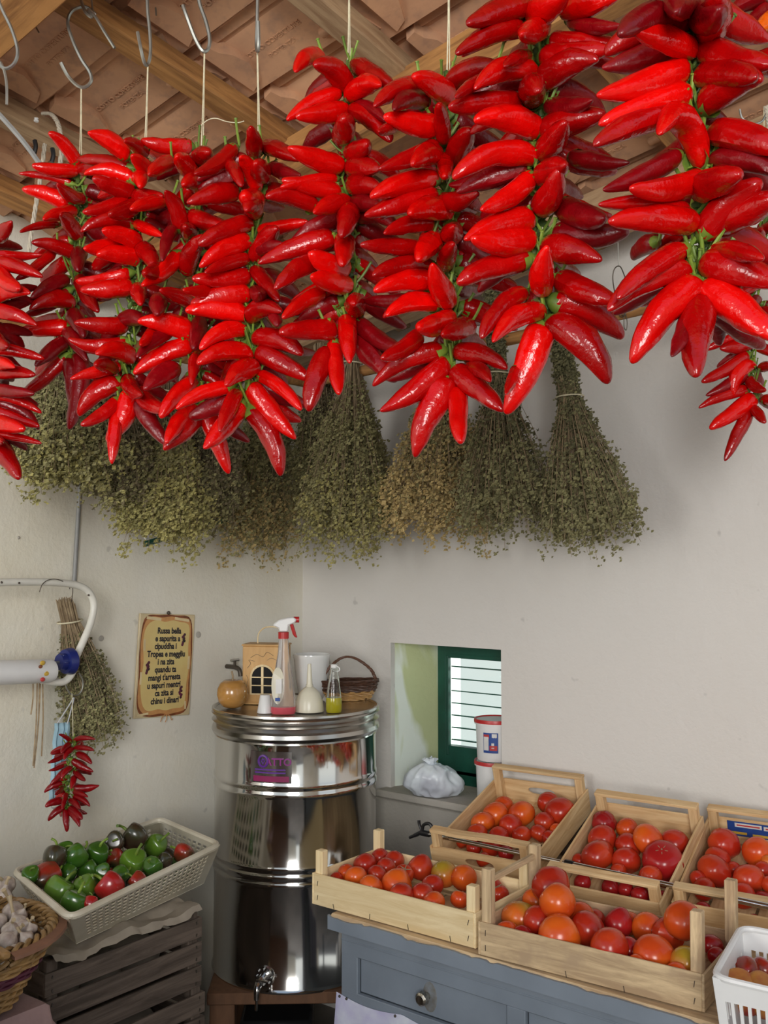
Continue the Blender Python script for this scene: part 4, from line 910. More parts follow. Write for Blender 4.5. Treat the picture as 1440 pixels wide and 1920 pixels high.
# painted sign
TLs, TRs, BLs, BRs = hX(262, 1150, .012), hX(368, 1153, .012), hX(252, 1348, .012), hX(353, 1340, .012)
xd = ((TRs-TLs)+(BRs-BLs)).normalized(); nd = Vector((1, 0, 0)); yd = nd.cross(xd).normalized(); cen = (TLs+TRs+BLs+BRs)/4
SW = ((TRs-TLs).length+(BRs-BLs).length)/2; SH = ((TLs-BLs).length+(TRs-BRs).length)/2
sg = thing('verse_sign', 'yellow parchment style sign with a dialect verse on the left wall', 'sign', cen)
sg.matrix_world = Matrix.Translation(cen) @ Matrix((xd, yd, nd)).transposed().to_4x4()
box_obj('board', (0, 0, -.004), (SW, SH, .008), M['signedge'], sg)
def parch(bm):
    n = 60; vs = []
    for i in range(n):
        a = 2*PI*i/n; c, s = math.cos(a), math.sin(a); k = 1/max(abs(c)/.97, abs(s)/.97)
        k = (abs(c)**6+abs(s)**6)**(-1/6)
        vs.append(bm.verts.new((c*k*SW*.44*(1+.03*math.sin(a*7)), s*k*SH*.465*(1+.012*math.sin(a*9)), .0012)))
    bm.faces.new(vs)
def shp(bm, sc1, z, wob, ph):
    n = 80; vs = []
    for i in range(n):
        a = 2*PI*i/n; c, s = math.cos(a), math.sin(a); k = (abs(c)**7+abs(s)**7)**(-1/7)
        vs.append(bm.verts.new((c*k*SW*sc1*(1+wob*math.sin(a*7+ph)), s*k*SH*(sc1+.02)*(1+wob*.5*math.sin(a*9+ph)), z)))
    bm.faces.new(vs)
mk('scroll_outline', lambda bm: shp(bm, .472, .0006, .012, 0), M['signbrown'], sg, smooth=False)  # brown outline of the scroll, the sign's own colour
mk('scroll_border', lambda bm: shp(bm, .452, .0010, .025, 1), M['signorange'], sg, smooth=False)
mk('parchment', lambda bm: shp(bm, .412, .0014, .035, 2), M['signy'], sg, smooth=False)
for (cx_, cy_, w_, h_, an) in ((-.26, .455, .26, .028, -.08), (.25, .45, .27, .026, -.12), (-.40, .20, .035, .11, .05), (.42, .02, .04, .13, .0), (-.43, -.12, .03, .12, 0), (-.36, -.465, .20, .02, .1), (.40, -.40, .03, .08, .1)):
    box_obj('curl', (cx_*SW, cy_*SH, .0018), (w_*SW, h_*SH, .0008), M['signcream'], sg, (0, 0, an), 0)
lines = ['Russa bella', 'e sapurita a', 'cipuddha i', 'Tropea e meggliu', 'i na zita', 'quandu ta', "mangi t'arresta", 'u sapuri mentri', 'ca zita si', 'chinu i dinari']
xo = [.03, .01, -.02, .0, .0, .0, -.01, -.01, .0, .02]
for i, tx in enumerate(lines):
    text_obj('verse_line', tx, .0275, M['ink'], sg, Matrix.Translation((xo[i]*SW, SH*(.335-i*.0755), .0022)) @ Matrix.Rotation(.02 if i > 5 else 0, 4, 'Z'), bold=.0009, sx_=.82, depth=.0002)
for (cx_, cy_) in ((.30, .25), (-.32, -.02), (.30, -.27)):
    def onions(bm):
        rr = random.Random(int(cx_*100+cy_*10))
        for k in range(9): bmesh.ops.create_uvsphere(bm, u_segments=10, v_segments=6, radius=1, matrix=Matrix.Translation((cx_*SW+rr.uniform(-.005, .005), cy_*SH+(k-4)*.0042, .0022)) @ Matrix.Diagonal((.0052, .005, .0012, 1)))
    mk('onion_picture', onions, M['onion'], sg)
mk('screw', lambda bm: bmesh.ops.create_uvsphere(bm, u_segments=10, v_segments=6, radius=.0065, matrix=Matrix.Translation((.0, SH*.5+.004, 0))), M['wiredark'], sg)
mk('ribbon', lambda bm: [tube(bm, smoothpts([Vector((.01+a, -SH*.47+b, .004)) for a, b in pts], 5), .0014, 5) for pts in ([(0, 0), (-.014, -.012), (-.02, -.026)], [(0, 0), (.006, -.014), (.0, -.028)], [(0, 0), (.018, -.008), (.026, -.022), (.03, -.018)])], M['signorange'], sg)
# old plugs and the little faucet in the corner
for (x, y, r_, l) in ((190, 1197, .010, 'crumbling wall plug hole left of the sign, with chipped plaster'), (372, 1190, .012, 'dark plugged hole just right of the sign'), (35, 1008, .005, 'tiny round hole high on the left wall')):
    v = hX(x, y, .002); tag(mk('wall_plug', lambda bm: bmesh.ops.create_uvsphere(bm, u_segments=14, v_segments=8, radius=1, matrix=Matrix.Translation(v) @ Matrix.Diagonal((.003, r_, r_*.9, 1))), M['plaster_sill']), l, 'wall plug')
v = hX(432, 1250, .02)
fa = thing('wall_faucet', 'small dark tap sticking out of the wall above the wooden apple', 'tap', v)
mk('faucet_body', lambda bm: (tube(bm, smoothpts([(-.02, 0, 0), (.02, 0, .0), (.045, 0, -.008), (.052, 0, -.03)], 4), .008, 10), tube(bm, [(.022, 0, 0), (.022, 0, .022)], .005, 8)), M['wiredark'], fa)
mk('faucet_handle', lambda bm: tube(bm, [(.022, -.018, .024), (.022, .018, .024)], .005, 8), M['steel2'], fa)

# ------------------------------------------------------------------ on the window sill
def tub(px, zb, h_, label, deco):
    q = .00178; o = thing('plastic_tub', label, 'tub', (hY(911, 1480, -.045).x-.030, .062, zb)); r0 = .067
    mk('bucket', lambda bm: lathe(bm, [(0, 0), (r0*.88, 0), (r0*.90, .004), (r0*.97, h_-.018), (r0*1.04, h_-.018), (r0*1.04, h_-.008), (0, h_-.008)], 36), M['white'], o)
    mk('lid', lambda bm: lathe(bm, [(0, h_-.006), (r0*.95, h_-.006), (r0*1.0, h_-.003), (r0*1.04, h_-.001), (r0*1.06, h_-.006), (r0*1.06, h_-.013), (r0*1.0, h_-.014)], 36), M['redlid'], o)
    mk('lid_centre', lambda bm: lathe(bm, [(0, h_-.0045), (r0*.93, h_-.0045), (r0*.93, h_-.006)], 36), M['white'], o)
    def lb2(bm, a0, a1, za, zb2, rr_):
        n = 8; lo = []; hi = []
        for i in range(n+1):
            a = a0+(a1-a0)*i/n; lo.append(bm.verts.new((rr_*math.cos(a), rr_*math.sin(a), za))); hi.append(bm.verts.new((rr_*1.015*math.cos(a), rr_*1.015*math.sin(a), zb2)))
        for i in range(n): bm.faces.new((lo[i], lo[i+1], hi[i+1], hi[i]))
    ca = math.radians(-52)
    if deco:
        l0 = mk('tub_label', lambda bm: lb2(bm, ca-.75, ca+.05, h_*.22, h_*.70, r0*.955), M['bluelabel'], o)
        mk('label_print', lambda bm: lb2(bm, ca-.72, ca-.45, h_*.28, h_*.66, r0*.962), M['whitelabel'], l0)
        mk('label_logo', lambda bm: lb2(bm, ca-.72, ca-.42, h_*.56, h_*.66, r0*.968), M['redlabel'], l0)
        mk('label_print', lambda bm: lb2(bm, ca-.28, ca-.02, h_*.56, h_*.68, r0*.962), M['whitelabel'], l0)
        mk('label_picture', lambda bm: lb2(bm, ca-.40, ca-.0, h_*.28, h_*.40, r0*.962), M['redlabel'], l0)
        mk('label_picture', lambda bm: lb2(bm, ca-.30, ca-.16, h_*.33, h_*.46, r0*.968), M['whitelabel'], l0)
    else: mk('tub_label', lambda bm: lb2(bm, ca+.35, ca+.75, h_*.25, h_*.6, r0*.955), M['bluelabel'], o)
    return o
tub(0, NZ0+.001, .138, 'lower white tub with a red lid on the window sill', False)
tub(0, NZ0+.1395, .138, 'upper white tub with a red lid and blue fruit label', True)
bp = hZ(812, 1490, NZ0+.002)
def bagf(bm):
    bmesh.ops.create_icosphere(bm, subdivisions=5, radius=1)
    for v in bm.verts:
        d = v.co.normalized(); n_ = noise.noise(d*1.3+Vector((3, 1, 2))); cr = abs(noise.noise(Vector((d.x*3.2, d.y*3.2, d.z*1.2))+Vector((9, 2, 5))))
        r_ = 1+.22*n_-.14*cr
        x, y, z = d.x*r_*.100, d.y*r_*.075, d.z*r_*.062
        if z > 0: z *= 1.30; x *= 1-.25*z/.08
        zz = z+.040; zz = max(zz, .002+.002*abs(n_))
        v.co = RGT*x + FWD*y + UP*zz
    for k in range(5):
        a = k*1.3; tube(bm, smoothpts([RGT*(-.005)+UP*.105, RGT*(-.01+.014*math.cos(a))+FWD*.014*math.sin(a)+UP*.118, RGT*(-.012+.03*math.cos(a))+FWD*.02*math.sin(a)+UP*(.122+.006*math.sin(k*2))], 3), [.012]*3+[.008]*2+[.003]*2, 6)
bg_ = tag(mk('plastic_bag', bagf, M['bag']), 'knotted translucent plastic bag slumped on the window sill', 'bag'); bg_.location = bp

# ------------------------------------------------------------------ blue work table
TZ = .745
tl_ = hZ(617, 1712, TZ); tX0, tYf = tl_.x, tl_.y; tX1 = 2.45
tb = thing('work_table', 'grey-blue painted table with drawers and a worn wooden top', 'table', (tX0, 0, 0))
def ttop(bm):
    B(bm, ((tX1-tX0)/2, (tYf-.02)/2, TZ-.0175), (tX1-tX0, -tYf-.02+.0, .035), None, .006)
mk('table_top', ttop, [M['aged_x']], tb, smooth=False)
def fedge(bm):
    rr = random.Random(4); n = 160; W_ = tX1-tX0+.002; P = []
    for i in range(n+1):
        x = W_*i/n; wear = max(0, noise.noise(Vector((x*9, 1, 0))))*.012+max(0, noise.noise(Vector((x*38, 5, 0))))*.007
        P.append([bm.verts.new((x, y, z)) for y, z in ((tYf-.006, TZ-.038), (tYf-.006, TZ-.0025-wear), (tYf+.001, TZ-.0025-wear), (tYf+.001, TZ-.038))])
    for i in range(n):
        for j in range(4): bm.faces.new((P[i][j], P[i][(j+1) % 4], P[i+1][(j+1) % 4], P[i+1][j]))
mk('front_edge', fedge, M['bluepaint'], tb, smooth=False)
Yb = tYf+.035; bx0 = hY(646, 1780, Yb).x-tX0
zt_ = TZ-.035
def carc(bm):
    B(bm, ((tX1-tX0+bx0)/2, (Yb+.02)/2-.02, (zt_-.26+zt_)/2), (tX1-tX0-bx0, -Yb-.06, .26), None, .002)
mk('carcass', carc, M['bluepaint'], tb, smooth=False)
zr = hY(675, 1793, Yb).z; zbm = hY(675, 1860, Yb).z; xl = hY(676, 1800, Yb).x-tX0; xm0 = hY(955, 1890, Yb).x-tX0; xm1 = hY(990, 1900, Yb).x-tX0
def fr(bm):
    B(bm, ((bx0+xl)/2, Yb-.006, (zt_+zbm-.03)/2), (xl-bx0, .014, zt_-zbm+.03), None, .002)
    B(bm, ((bx0+tX1-tX0)/2, Yb-.006, (zt_+zr)/2), (tX1-tX0-bx0, .0145, zt_-zr), None, .002)
    B(bm, ((bx0+tX1-tX0)/2, Yb-.006, zbm-.018), (tX1-tX0-bx0, .0145, .036), None, .002)
    B(bm, ((xm0+xm1)/2, Yb-.006, (zr+zbm)/2), (xm1-xm0, .0145, zr-zbm+.002), None, .002)
    B(bm, ((bx0+tX1-tX0)/2, Yb-.012, zt_-.030), (tX1-tX0-bx0, .006, .004), None, .001)
mk('face_frame', fr, M['bluepaint'], tb, smooth=False)
for i, (a, b) in enumerate(((xl, xm0), (xm1, xm1+(xm0-xl)))):
    d = box_obj('drawer', ((a+b)/2, Yb+.004, (zr+zbm)/2), (b-a-.005, .012, zr-zbm-.005), M['bluepaint'], tb)
    kx, kz = (hY(803, 1866, Yb).x-tX0, hY(803, 1866, Yb).z) if i == 0 else ((a+b)/2, (zr+zbm)/2)
    mk('worn_patch', lambda bm: bmesh.ops.create_uvsphere(bm, u_segments=20, v_segments=8, radius=1, matrix=Matrix.Translation((kx+.006, Yb-.002, kz-.002)) @ Matrix.Diagonal((.021, .0012, .036, 1))), M['grime'], d)
    mk('drawer_knob', lambda bm: (tube(bm, [(kx, Yb, kz), (kx, Yb-.018, kz)], .009, 12), tube(bm, [(kx, Yb-.016, kz), (kx, Yb-.020, kz), (kx, Yb-.032, kz), (kx, Yb-.036, kz)], [.013, .017, .016, .011], 10)), M['knob'], d, sharp=30)
for x in (bx0+.03, tX1-tX0-.05):
    for y in (Yb+.03, -.08): box_obj('leg', (x, y, (zt_-.25)/2), (.055, .055, zt_-.25), M['bluepaint'], tb)
cl = thing('hanging_cloth', 'pale patterned cloth pinned under the drawer of the blue table', 'cloth', hY(640, 1862, Yb-.012)); O = cl.location
def drape(bm):
    g = []; nx, nz_ = 70, 14; a0 = O.x-.012; a1 = a0+.60; zc0 = zbm-.010
    for i in range(nx+1):
        f = i/nx; x = a0+(a1-a0)*f; col = []
        for j in range(nz_+1):
            h = j/nz_; zz = zc0-.012*abs(math.sin(f*9))-h*.42
            y = Yb-.017-.010*h*(1+math.sin(f*38+1.2*math.sin(f*7)))-.006*math.sin(f*11)*h
            col.append(bm.verts.new((x-O.x-.03*h*(1-f), y-O.y, zz-O.z)))
        g.append(col)
    for i in range(nx):
        for j in range(nz_): bm.faces.new((g[i][j], g[i+1][j], g[i+1][j+1], g[i][j+1]))
mk('fabric', drape, M['cloth'], cl)
for xx in (.012, .035, .19): mk('tack', lambda bm: bmesh.ops.create_uvsphere(bm, u_segments=8, v_segments=6, radius=.0035, matrix=Matrix.Translation((xx-.012, zbm*0-.007, zbm-.018-O.z))), M['wiredark'], cl)

# ------------------------------------------------------------------ crates
def crate(label, pos, yaw, pit, w, l, hp, hpost, style, tone='pine', grp='wooden tomato crates on the table'):
    o = thing('wooden_crate', label, 'crate', pos, (0, 0, 0), grp)
    o.rotation_mode = 'XYZ'; R = Matrix.Rotation(yaw, 4, 'Z') @ Matrix.Rotation(pit, 4, 'X'); o.rotation_euler = R.to_euler()
    X, Y, Z = (M[tone+'_x'], M[tone+'_y'], M[tone+'_z']); th = .006; ps = .024
    def slats(bm):
        n = 6 if w > .4 else 5
        for k in range(n): B(bm, (w*(k+.5)/n, l/2, .004), (w/n-.008, l-.004, .005), None, .001)
        for y in (.012, l/2, l-.012): B(bm, (w/2, y, .0085), (w-.004, .022, .005), None, .001)
    mk('base', slats, Y, o, smooth=False)
    def endp(bm, y, hole, h0=0):
        if not hole: B(bm, (w/2, y, h0+hp/2), (w, th, hp), (0, 0, 0), .0012); return
        hw, hh = .045, .012; cz = h0+hp*.62
        def ov(s): return [(w/2+hw*math.copysign(abs(math.cos(a))**.6, math.cos(a)), cz+hh*math.copysign(abs(math.sin(a))**.8, math.sin(a))) for a in s]
        n = 32; inn = ov([2*PI*(i+.5)/n for i in range(n)])
        out = []
        for i in range(n):
            a = 2*PI*(i+.5)/n; c, s = math.cos(a), math.sin(a); k = 1/max(abs(c), abs(s)); out.append((w/2+c*k*w/2, h0+hp/2+s*k*hp/2))
        for q in range(2):
            yy = y+(th/2 if q else -th/2)
            A = [bm.verts.new((x, yy, z)) for x, z in inn]; O_ = [bm.verts.new((x, yy, z)) for x, z in out]
            for i in range(n): bm.faces.new((A[i], A[(i+1) % n], O_[(i+1) % n], O_[i]))
            if q:
                for i in range(n): bm.faces.new((A[i], A[(i+1) % n], pa[(i+1) % n], pa[i])); bm.faces.new((O_[i], O_[(i+1) % n], po[(i+1) % n], po[i]))
            pa, po = A, O_
    hole = style == 'hole'
    fp = mk('front_panel', lambda bm: endp(bm, -th/2, hole), X, o, smooth=False)
    bp_ = mk('back_panel', lambda bm: endp(bm, l+th/2, hole), X, o, smooth=False)
    for x in (-th/2, w+th/2): box_obj('side_panel', (x, l/2, hp*.5), (th, l+2*th, hp*1.0), Y, o, None, .0012)
    for x, y in ((0, 0), (1, 0), (0, 1), (1, 1)):
        hh = hpost if not (style == 'blue' and False) else hpost
        box_obj('corner_post', (x*(w-ps)+ps/2, y*(l-ps)+ps/2, hh/2), (ps, ps, hh), Z, o, (0, 0, .02*(x-y)), .002)
    if style in ('hole', 'rail', 'blue'):
        for y in (ps/2, l-ps/2):
            if style == 'hole' and y < l/2: # slightly bowed front rail
                mk('handle_rail', lambda bm: [B(bm, (w*(k+.5)/6, y, hpost+.002-.002*math.sin(k*1.3)), (w/6+.002, ps+.004, .010), (0, .02*math.cos(k*1.3), 0), .001) for k in range(6)], X, o, smooth=False)
            else: box_obj('handle_rail', (w/2, y, hpost+.004), (w+.002, ps+.002, .009), X, o)
    if style == 'left_rail':
        box_obj('handle_rail', (ps*.5, l/2, hpost-.028), (.012, l-ps, .014), Y, o)
    rr = random.Random(int(w*1000))
    nst = 0
    if style in ('left_rail', 'plain'):
        pos_ = [(x, z) for x in (.014, w-.014) for z in (hp*.25, hp*.7)]+([(w*f, .008) for f in (.14, .38, .62, .87)] if style == 'plain' else [(w*.42, .006), (w*.68, .006)])
        for (x, z) in pos_:
            mk('staple', lambda bm: B(bm, (x, -th-.0008, z), (.0012, .0012, .013), (0, rr.uniform(-.3, .3), 0), 0), M['wiredark'], o, smooth=False)
    if style == 'blue':
        bl = box_obj('blue_label', (w/2+.02, l-.003, hp*.62), (w-.05, .0015, hp*.62), M['bluelabel'], o, None, 0)
        for (x, z, a, b_, mm) in ((.10, .80, .07, .012, 'whitelabel'), (.19, .78, .10, .012, 'whitelabel'), (.10, .80, .06, .004, 'redlabel'), (.19, .78, .09, .004, 'redlabel'), (.07, .45, .05, .007, 'yellowlabel'), (.14, .42, .06, .007, 'yellowlabel')):
            box_obj('label_print', (x, l-.0045-(.0004 if mm == 'redlabel' else 0), hp*z), (a, .001, b_), M[mm], bl, None, 0)
    o['_wl'] = 0; del o['_wl']
    o.matrix_world = Matrix.Translation(pos) @ R
    return o
cL = crate('shallow pale crate with four bare posts at the table\'s left end', (.838, -.857, TZ+.003), .014, 0, .492, .271, .080, .138, 'plain', 'pale')
cB = crate('big front crate of rough boards with tall stained posts', (1.362, -.872, TZ+.003), .055, 0, .504, .262, .074, .192, 'left_rail', 'aged')
cC = crate('tilted crate with oval hand holes left of the others by the wall', (.941, -.452, TZ+.012), .08, .28, .301, .425, .078, .120, 'hole', 'pine')
cD = crate('tilted narrow crate with a handle rail between the other wall crates', (1.343, -.492, TZ+.010), .06, .38, .288, .36, .072, .108, 'rail', 'pine')
cE = crate('tilted crate with a blue printed label inside at the right edge', (1.648, -.430, TZ+.006), .11, .33, .285, .385, .070, .100, 'blue', 'pine')
tag(mk('prop_board', lambda bm: B(bm, (1.45, -.045, TZ+.055), (1.0, .045, .10), None, .003), M['grey_x'], smooth=False), 'rough board along the wall propping up the tilted crates', 'board')

# chrome pole lying across the crates
ra, rb = hY(800, 1563, -.430), hY(1470, 1706, -.445)
pl_ = thing('chrome_pole', 'chrome telescopic pole with a black hooked end lying across the crates', 'pole', ra)
d_ = (rb-ra); jn = (hY(1068, 1619, -.436)-ra).length/d_.length
tube_obj('thin_tube', [d_*0, d_*jn], .0062, M['chrome'], pl_, 14); tube_obj('thick_tube', [d_*jn, d_], .0082, M['chrome'], pl_, 14)
tube_obj('joint_collar', [d_*(jn-.012), d_*(jn+.012)], .0100, M['black'], pl_, 14)
mk('hook_end', lambda bm: (tube(bm, [(.01, 0, 0), (-.02, 0, .0)], .009, 10), tube(bm, smoothpts([(-.018, 0, .002), (-.035, 0, -.008), (-.062, 0, -.022)], 4), [.006]*6+[.0045]*3, 8),
   tube(bm, smoothpts([(-.016, 0, .004), (-.026, 0, .022), (-.028, 0, .034)], 4), .0045, 8), tube(bm, smoothpts([(-.016, 0, .004), (-.012, 0, .022), (.004, 0, .030), (.016, 0, .026), (.022, 0, .012)], 4), .005, 8)), M['black'], pl_)

# ------------------------------------------------------------------ tomatoes
def tomato_bm(bm, r, kind, rr, pointed=False, ribs=0.0, el=1.0):
    n1, n2 = 20, 12; ph = rr.uniform(0, 6); s0 = Vector((rr.uniform(-5, 5), rr.uniform(-5, 5), 0)); nr = rr.choice((5, 6, 7))
    prof = []
    rings = []
    for j in range(n2+1):
        v = PI*j/n2; cz = math.cos(v); sr = math.sin(v)
        z = r*cz*.90*el; rad = r*sr**.88 if sr > 1e-6 else 0
        if pointed and cz < 0: z -= r*.28*(-cz)**5
        if cz > .75: z -= r*.16*((cz-.75)/.25)**1.3
        if rad < 1e-6: rings.append([bm.verts.new((0, 0, z))]); continue
        rg = []
        for k in range(n1):
            a = 2*PI*k/n1; q = rad*(1+ribs*math.cos(a*nr+ph)*(sr**.5)+.05*noise.noise(s0+Vector((math.cos(a), math.sin(a), cz))))
            rg.append(bm.verts.new((q*math.cos(a), q*math.sin(a), z)))
        rings.append(rg)
    for i in range(len(rings)-1):
        a, b_ = rings[i], rings[i+1]
        for k in range(n1):
            k2 = (k+1) % n1
            if len(a) == 1: bm.faces.new((a[0], b_[k], b_[k2]))
            elif len(b_) == 1: bm.faces.new((a[k], b_[0], a[k2]))
            else: bm.faces.new((a[k], b_[k], b_[k2], a[k2]))
USED = set(); CS = {cL.name: (.492, .271), cB.name: (.504, .262), cC.name: (.301, .425), cD.name: (.288, .36), cE.name: (.285, .385)}
def tomatoes(cr, grp, where, hid, data, z_, offs=(0, 0)):
    """data rows: px py r material flags label"""
    rr = random.Random(len(data)*31)
    n = cr.matrix_world.to_3x3() @ Vector((0, 0, 1)) if cr else UP
    items = []; inv = cr.matrix_world.inverted(); cw, cl_ = CS[cr.name]
    for row in data:
        px, py, r, mt, fl, lab = row
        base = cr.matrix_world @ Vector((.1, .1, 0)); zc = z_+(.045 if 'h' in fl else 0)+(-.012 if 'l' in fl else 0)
        c = hit(px+offs[0], py+offs[1], base+n*zc, n); items.append([c, r, mt, fl, lab])
    for it in range(50):                 # settle the heap: nearer fruit comes forward, farther fruit goes back
        for i in range(len(items)):
            for j in range(i+1, len(items)):
                a, b = items[i], items[j]; ra_, rb_ = a[1]*pxm(a[0]), b[1]*pxm(b[0]); dv = b[0]-a[0]; ov = (ra_+rb_)*.90-dv.length
                if ov > 0:
                    va, vb = (a[0]-CAM).normalized(), (b[0]-CAM).normalized()
                    sgn = 1 if (b[0]-CAM).length > (a[0]-CAM).length else -1
                    a[0] -= va*sgn*ov*.18; b[0] += vb*sgn*ov*.18
        for q_ in items:                 # keep every fruit inside its crate
            lc = inv @ q_[0]; R = q_[1]*1.05*pxm(q_[0])
            lc.x = min(max(lc.x, R*.93), cw-R*.93); lc.y = min(max(lc.y, R*.93), cl_-R*.93); lc.z = max(lc.z, R*.9+.008)
            q_[0] = cr.matrix_world @ lc
    where_ = [(row[0], row[1]) for row in data]
    for idx_, (c, r, mt, fl, lab) in enumerate(items):
        R = r*1.08*pxm(c)
        bm = bmesh.new(); tomato_bm(bm, R, mt, rr, 'p' in fl, .05 if 'b' in fl else rr.uniform(0, .012), 1.12 if 'e' in fl else rr.uniform(.95, 1.04))
        o = finish('tomato', bm, M[mt]); o.location = c
        if 's' in fl: eu = Euler((-.5, .2, rr.uniform(0, 6)))
        elif 'p' in fl: eu = Euler((PI-.3, .2, 0))
        elif 'e' in fl: eu = Euler((rr.uniform(.9, 1.4), 0, rr.uniform(0, 6)))
        else: eu = Euler((rr.uniform(2.2, 3.9), rr.uniform(-.5, .5), rr.uniform(0, 6)))
        o.rotation_euler = eu
        if not lab:
            bx_, by_ = where_[idx_]; best = None
            for k2, it2 in enumerate(items):
                if not it2[4].startswith('+'): continue
                dx, dy = bx_-where_[k2][0], by_-where_[k2][1]; dd_ = math.hypot(dx, dy)
                for rank, dr in enumerate(('left of' if dx < 0 else 'right of', 'below' if dy > 0 else 'behind') if abs(dx) > abs(dy) else ('below' if dy > 0 else 'behind', 'left of' if dx < 0 else 'right of')):
                    tx_ = 'half hidden tomato '+dr+' the '+it2[4][1:]
                    if tx_ not in USED and (best is None or dd_+rank*25 < best[0]): best = (dd_+rank*25, tx_)
            lab = best[1]; USED.add(lab)
        tag(o, lab if not lab.startswith('+') else lab[1:]+' '+where, 'tomato', grp)
        if 's' in fl:
            def scar(bm):
                for k in range(5):
                    a = k*1.257; tube(bm, [Vector((0, 0, R*.70)), Vector((.010*math.cos(a), .010*math.sin(a), R*.75)), Vector((.016*math.cos(a), .016*math.sin(a), R*.77))], [.002, .0012, .0006], 5)
                tube(bm, [Vector((0, 0, R*.68)), Vector((0, 0, R*.80))], .0022, 6)
            mk('stem_scar', scar, M['tan'], o)
wL, wB, wC, wD, wE = 'in the shallow pale crate', 'in the big front crate', 'in the crate with oval hand holes', 'in the tilted middle crate', 'in the crate with the blue label'
tomatoes(cL, 'tomatoes in the shallow pale crate', wL, 'small tomato half hidden low in the shallow pale crate', [
 (711, 1604, 17, 'tr', '', '+red tomato at the very back by the corner post'), (682, 1621, 21, 'tr', '', '+large red tomato second from the back left'),
 (649, 1636, 15, 'to', '', '+small orange tomato by the left side panel'), (631, 1648, 12, 'tr', 'l', '+tiny red tomato in the near left corner'),
 (667, 1645, 20, 'to', '', '+bright orange tomato nearest the left front corner'), (707, 1640, 17, 'tr', '', '+red tomato in the middle of the left half'),
 (724, 1627, 17, 'tr', '', '+red tomato behind the stem-scarred one'), (747, 1612, 18, 'tr', '', '+round red tomato along the back panel'),
 (696, 1664, 22, 'to', '', '+orange-red tomato against the front board, left of centre'), (745, 1659, 27, 'to', 'e', '+biggest oval orange tomato at the centre'),
 (757, 1640, 18, 'tr', 's', '+red tomato with its stem scar upward'), (788, 1630, 23, 'tr', 'p', '+tall red tomato with a pointed tip'),
 (833, 1639, 23, 'tg', '', '+orange tomato with a green-yellow side'), (875, 1644, 22, 'to', 'e', '+long orange-red tomato right at the rear post'),
 (811, 1660, 19, 'tr', '', '+red tomato below the green-sided one'), (753, 1679, 22, 'tr', '', '+red tomato touching the front board at its middle'),
 (792, 1677, 20, 'tr', '', '+deep red tomato right of the front middle one'), (813, 1693, 20, 'to', '', '+orange-red tomato lowest along the front board'),
 (862, 1686, 16, 'to', 's', '+yellow-orange tomato partly behind the right front post'), (927, 1664, 18, 'tr', 'l', '+red tomato seen through the posts of the big crate'),
 (936, 1677, 17, 'tr', 'sl', '+red tomato with a pale stem glimpsed beside the big crate')], .064)
tomatoes(cB, 'tomatoes in the big front crate', wB, 'small red tomato wedged low and half hidden in the big front crate', [
 (949, 1717, 33, 'tg', '', '+half green, half orange tomato by the left post'), (991, 1688, 23, 'to', '', '+small orange tomato behind the half green one'),
 (1034, 1660, 33, 'tr', 'hb', '+topmost lobed red tomato'), (1045, 1691, 31, 'to', 'he', '+orange-red oval tomato stacked below the topmost'),
 (1085, 1680, 24, 'to', '', '+brownish orange tomato right of the topmost'), (1009, 1727, 26, 'tr', '', '+red tomato right of the half green one'),
 (1039, 1763, 36, 'to', 'e', '+wide flat orange tomato against the front board'), (1088, 1717, 24, 'to', 'l', '+dull red-brown tomato behind the middle ones'),
 (1102, 1742, 31, 'tr', '', '+shiny red-orange tomato in the middle'), (1124, 1717, 20, 'tr', 'l', ''),
 (1160, 1733, 24, 'tc', 'p', '+crimson pointed tomato at the centre'), (1192, 1722, 20, 'to', 'l', '+dull orange tomato against the rear panel'),
 (1134, 1784, 33, 'tr', 'e', '+red tomato with an orange end touching the front board'), (1177, 1781, 22, 'tc', 'l', '+dark red tomato sunk between two orange ones'),
 (1214, 1741, 27, 'to', '', '+orange tomato left of the beaked one'), (1253, 1752, 27, 'tr', 'pb', '+bright red beaked tomato'),
 (1281, 1726, 33, 'to', 'h', '+large orange tomato at the back right'), (1226, 1791, 35, 'to', '', '+biggest smooth orange tomato at the front right'),
 (1285, 1803, 27, 'tg', '', '+yellow-striped orange tomato behind the near right post'), (1265, 1828, 19, 'to', 'l', '+orange tomato peeping over the board near the right post'),
 (1184, 1815, 16, 'to', 'l', '+tomato just peeping over the front board at its middle'), (943, 1753, 20, 'to', 'l', '+tomato lying beneath the half green one'),
 (977, 1757, 18, 'tc', 'l', ''), (1335, 1773, 20, 'tc', 'l', '+dark tomato seen right of the near right post'), (1053, 1735, 18, 'tc', 'l', ''), (1343, 1792, 15, 'tc', 'l', '')], .064)
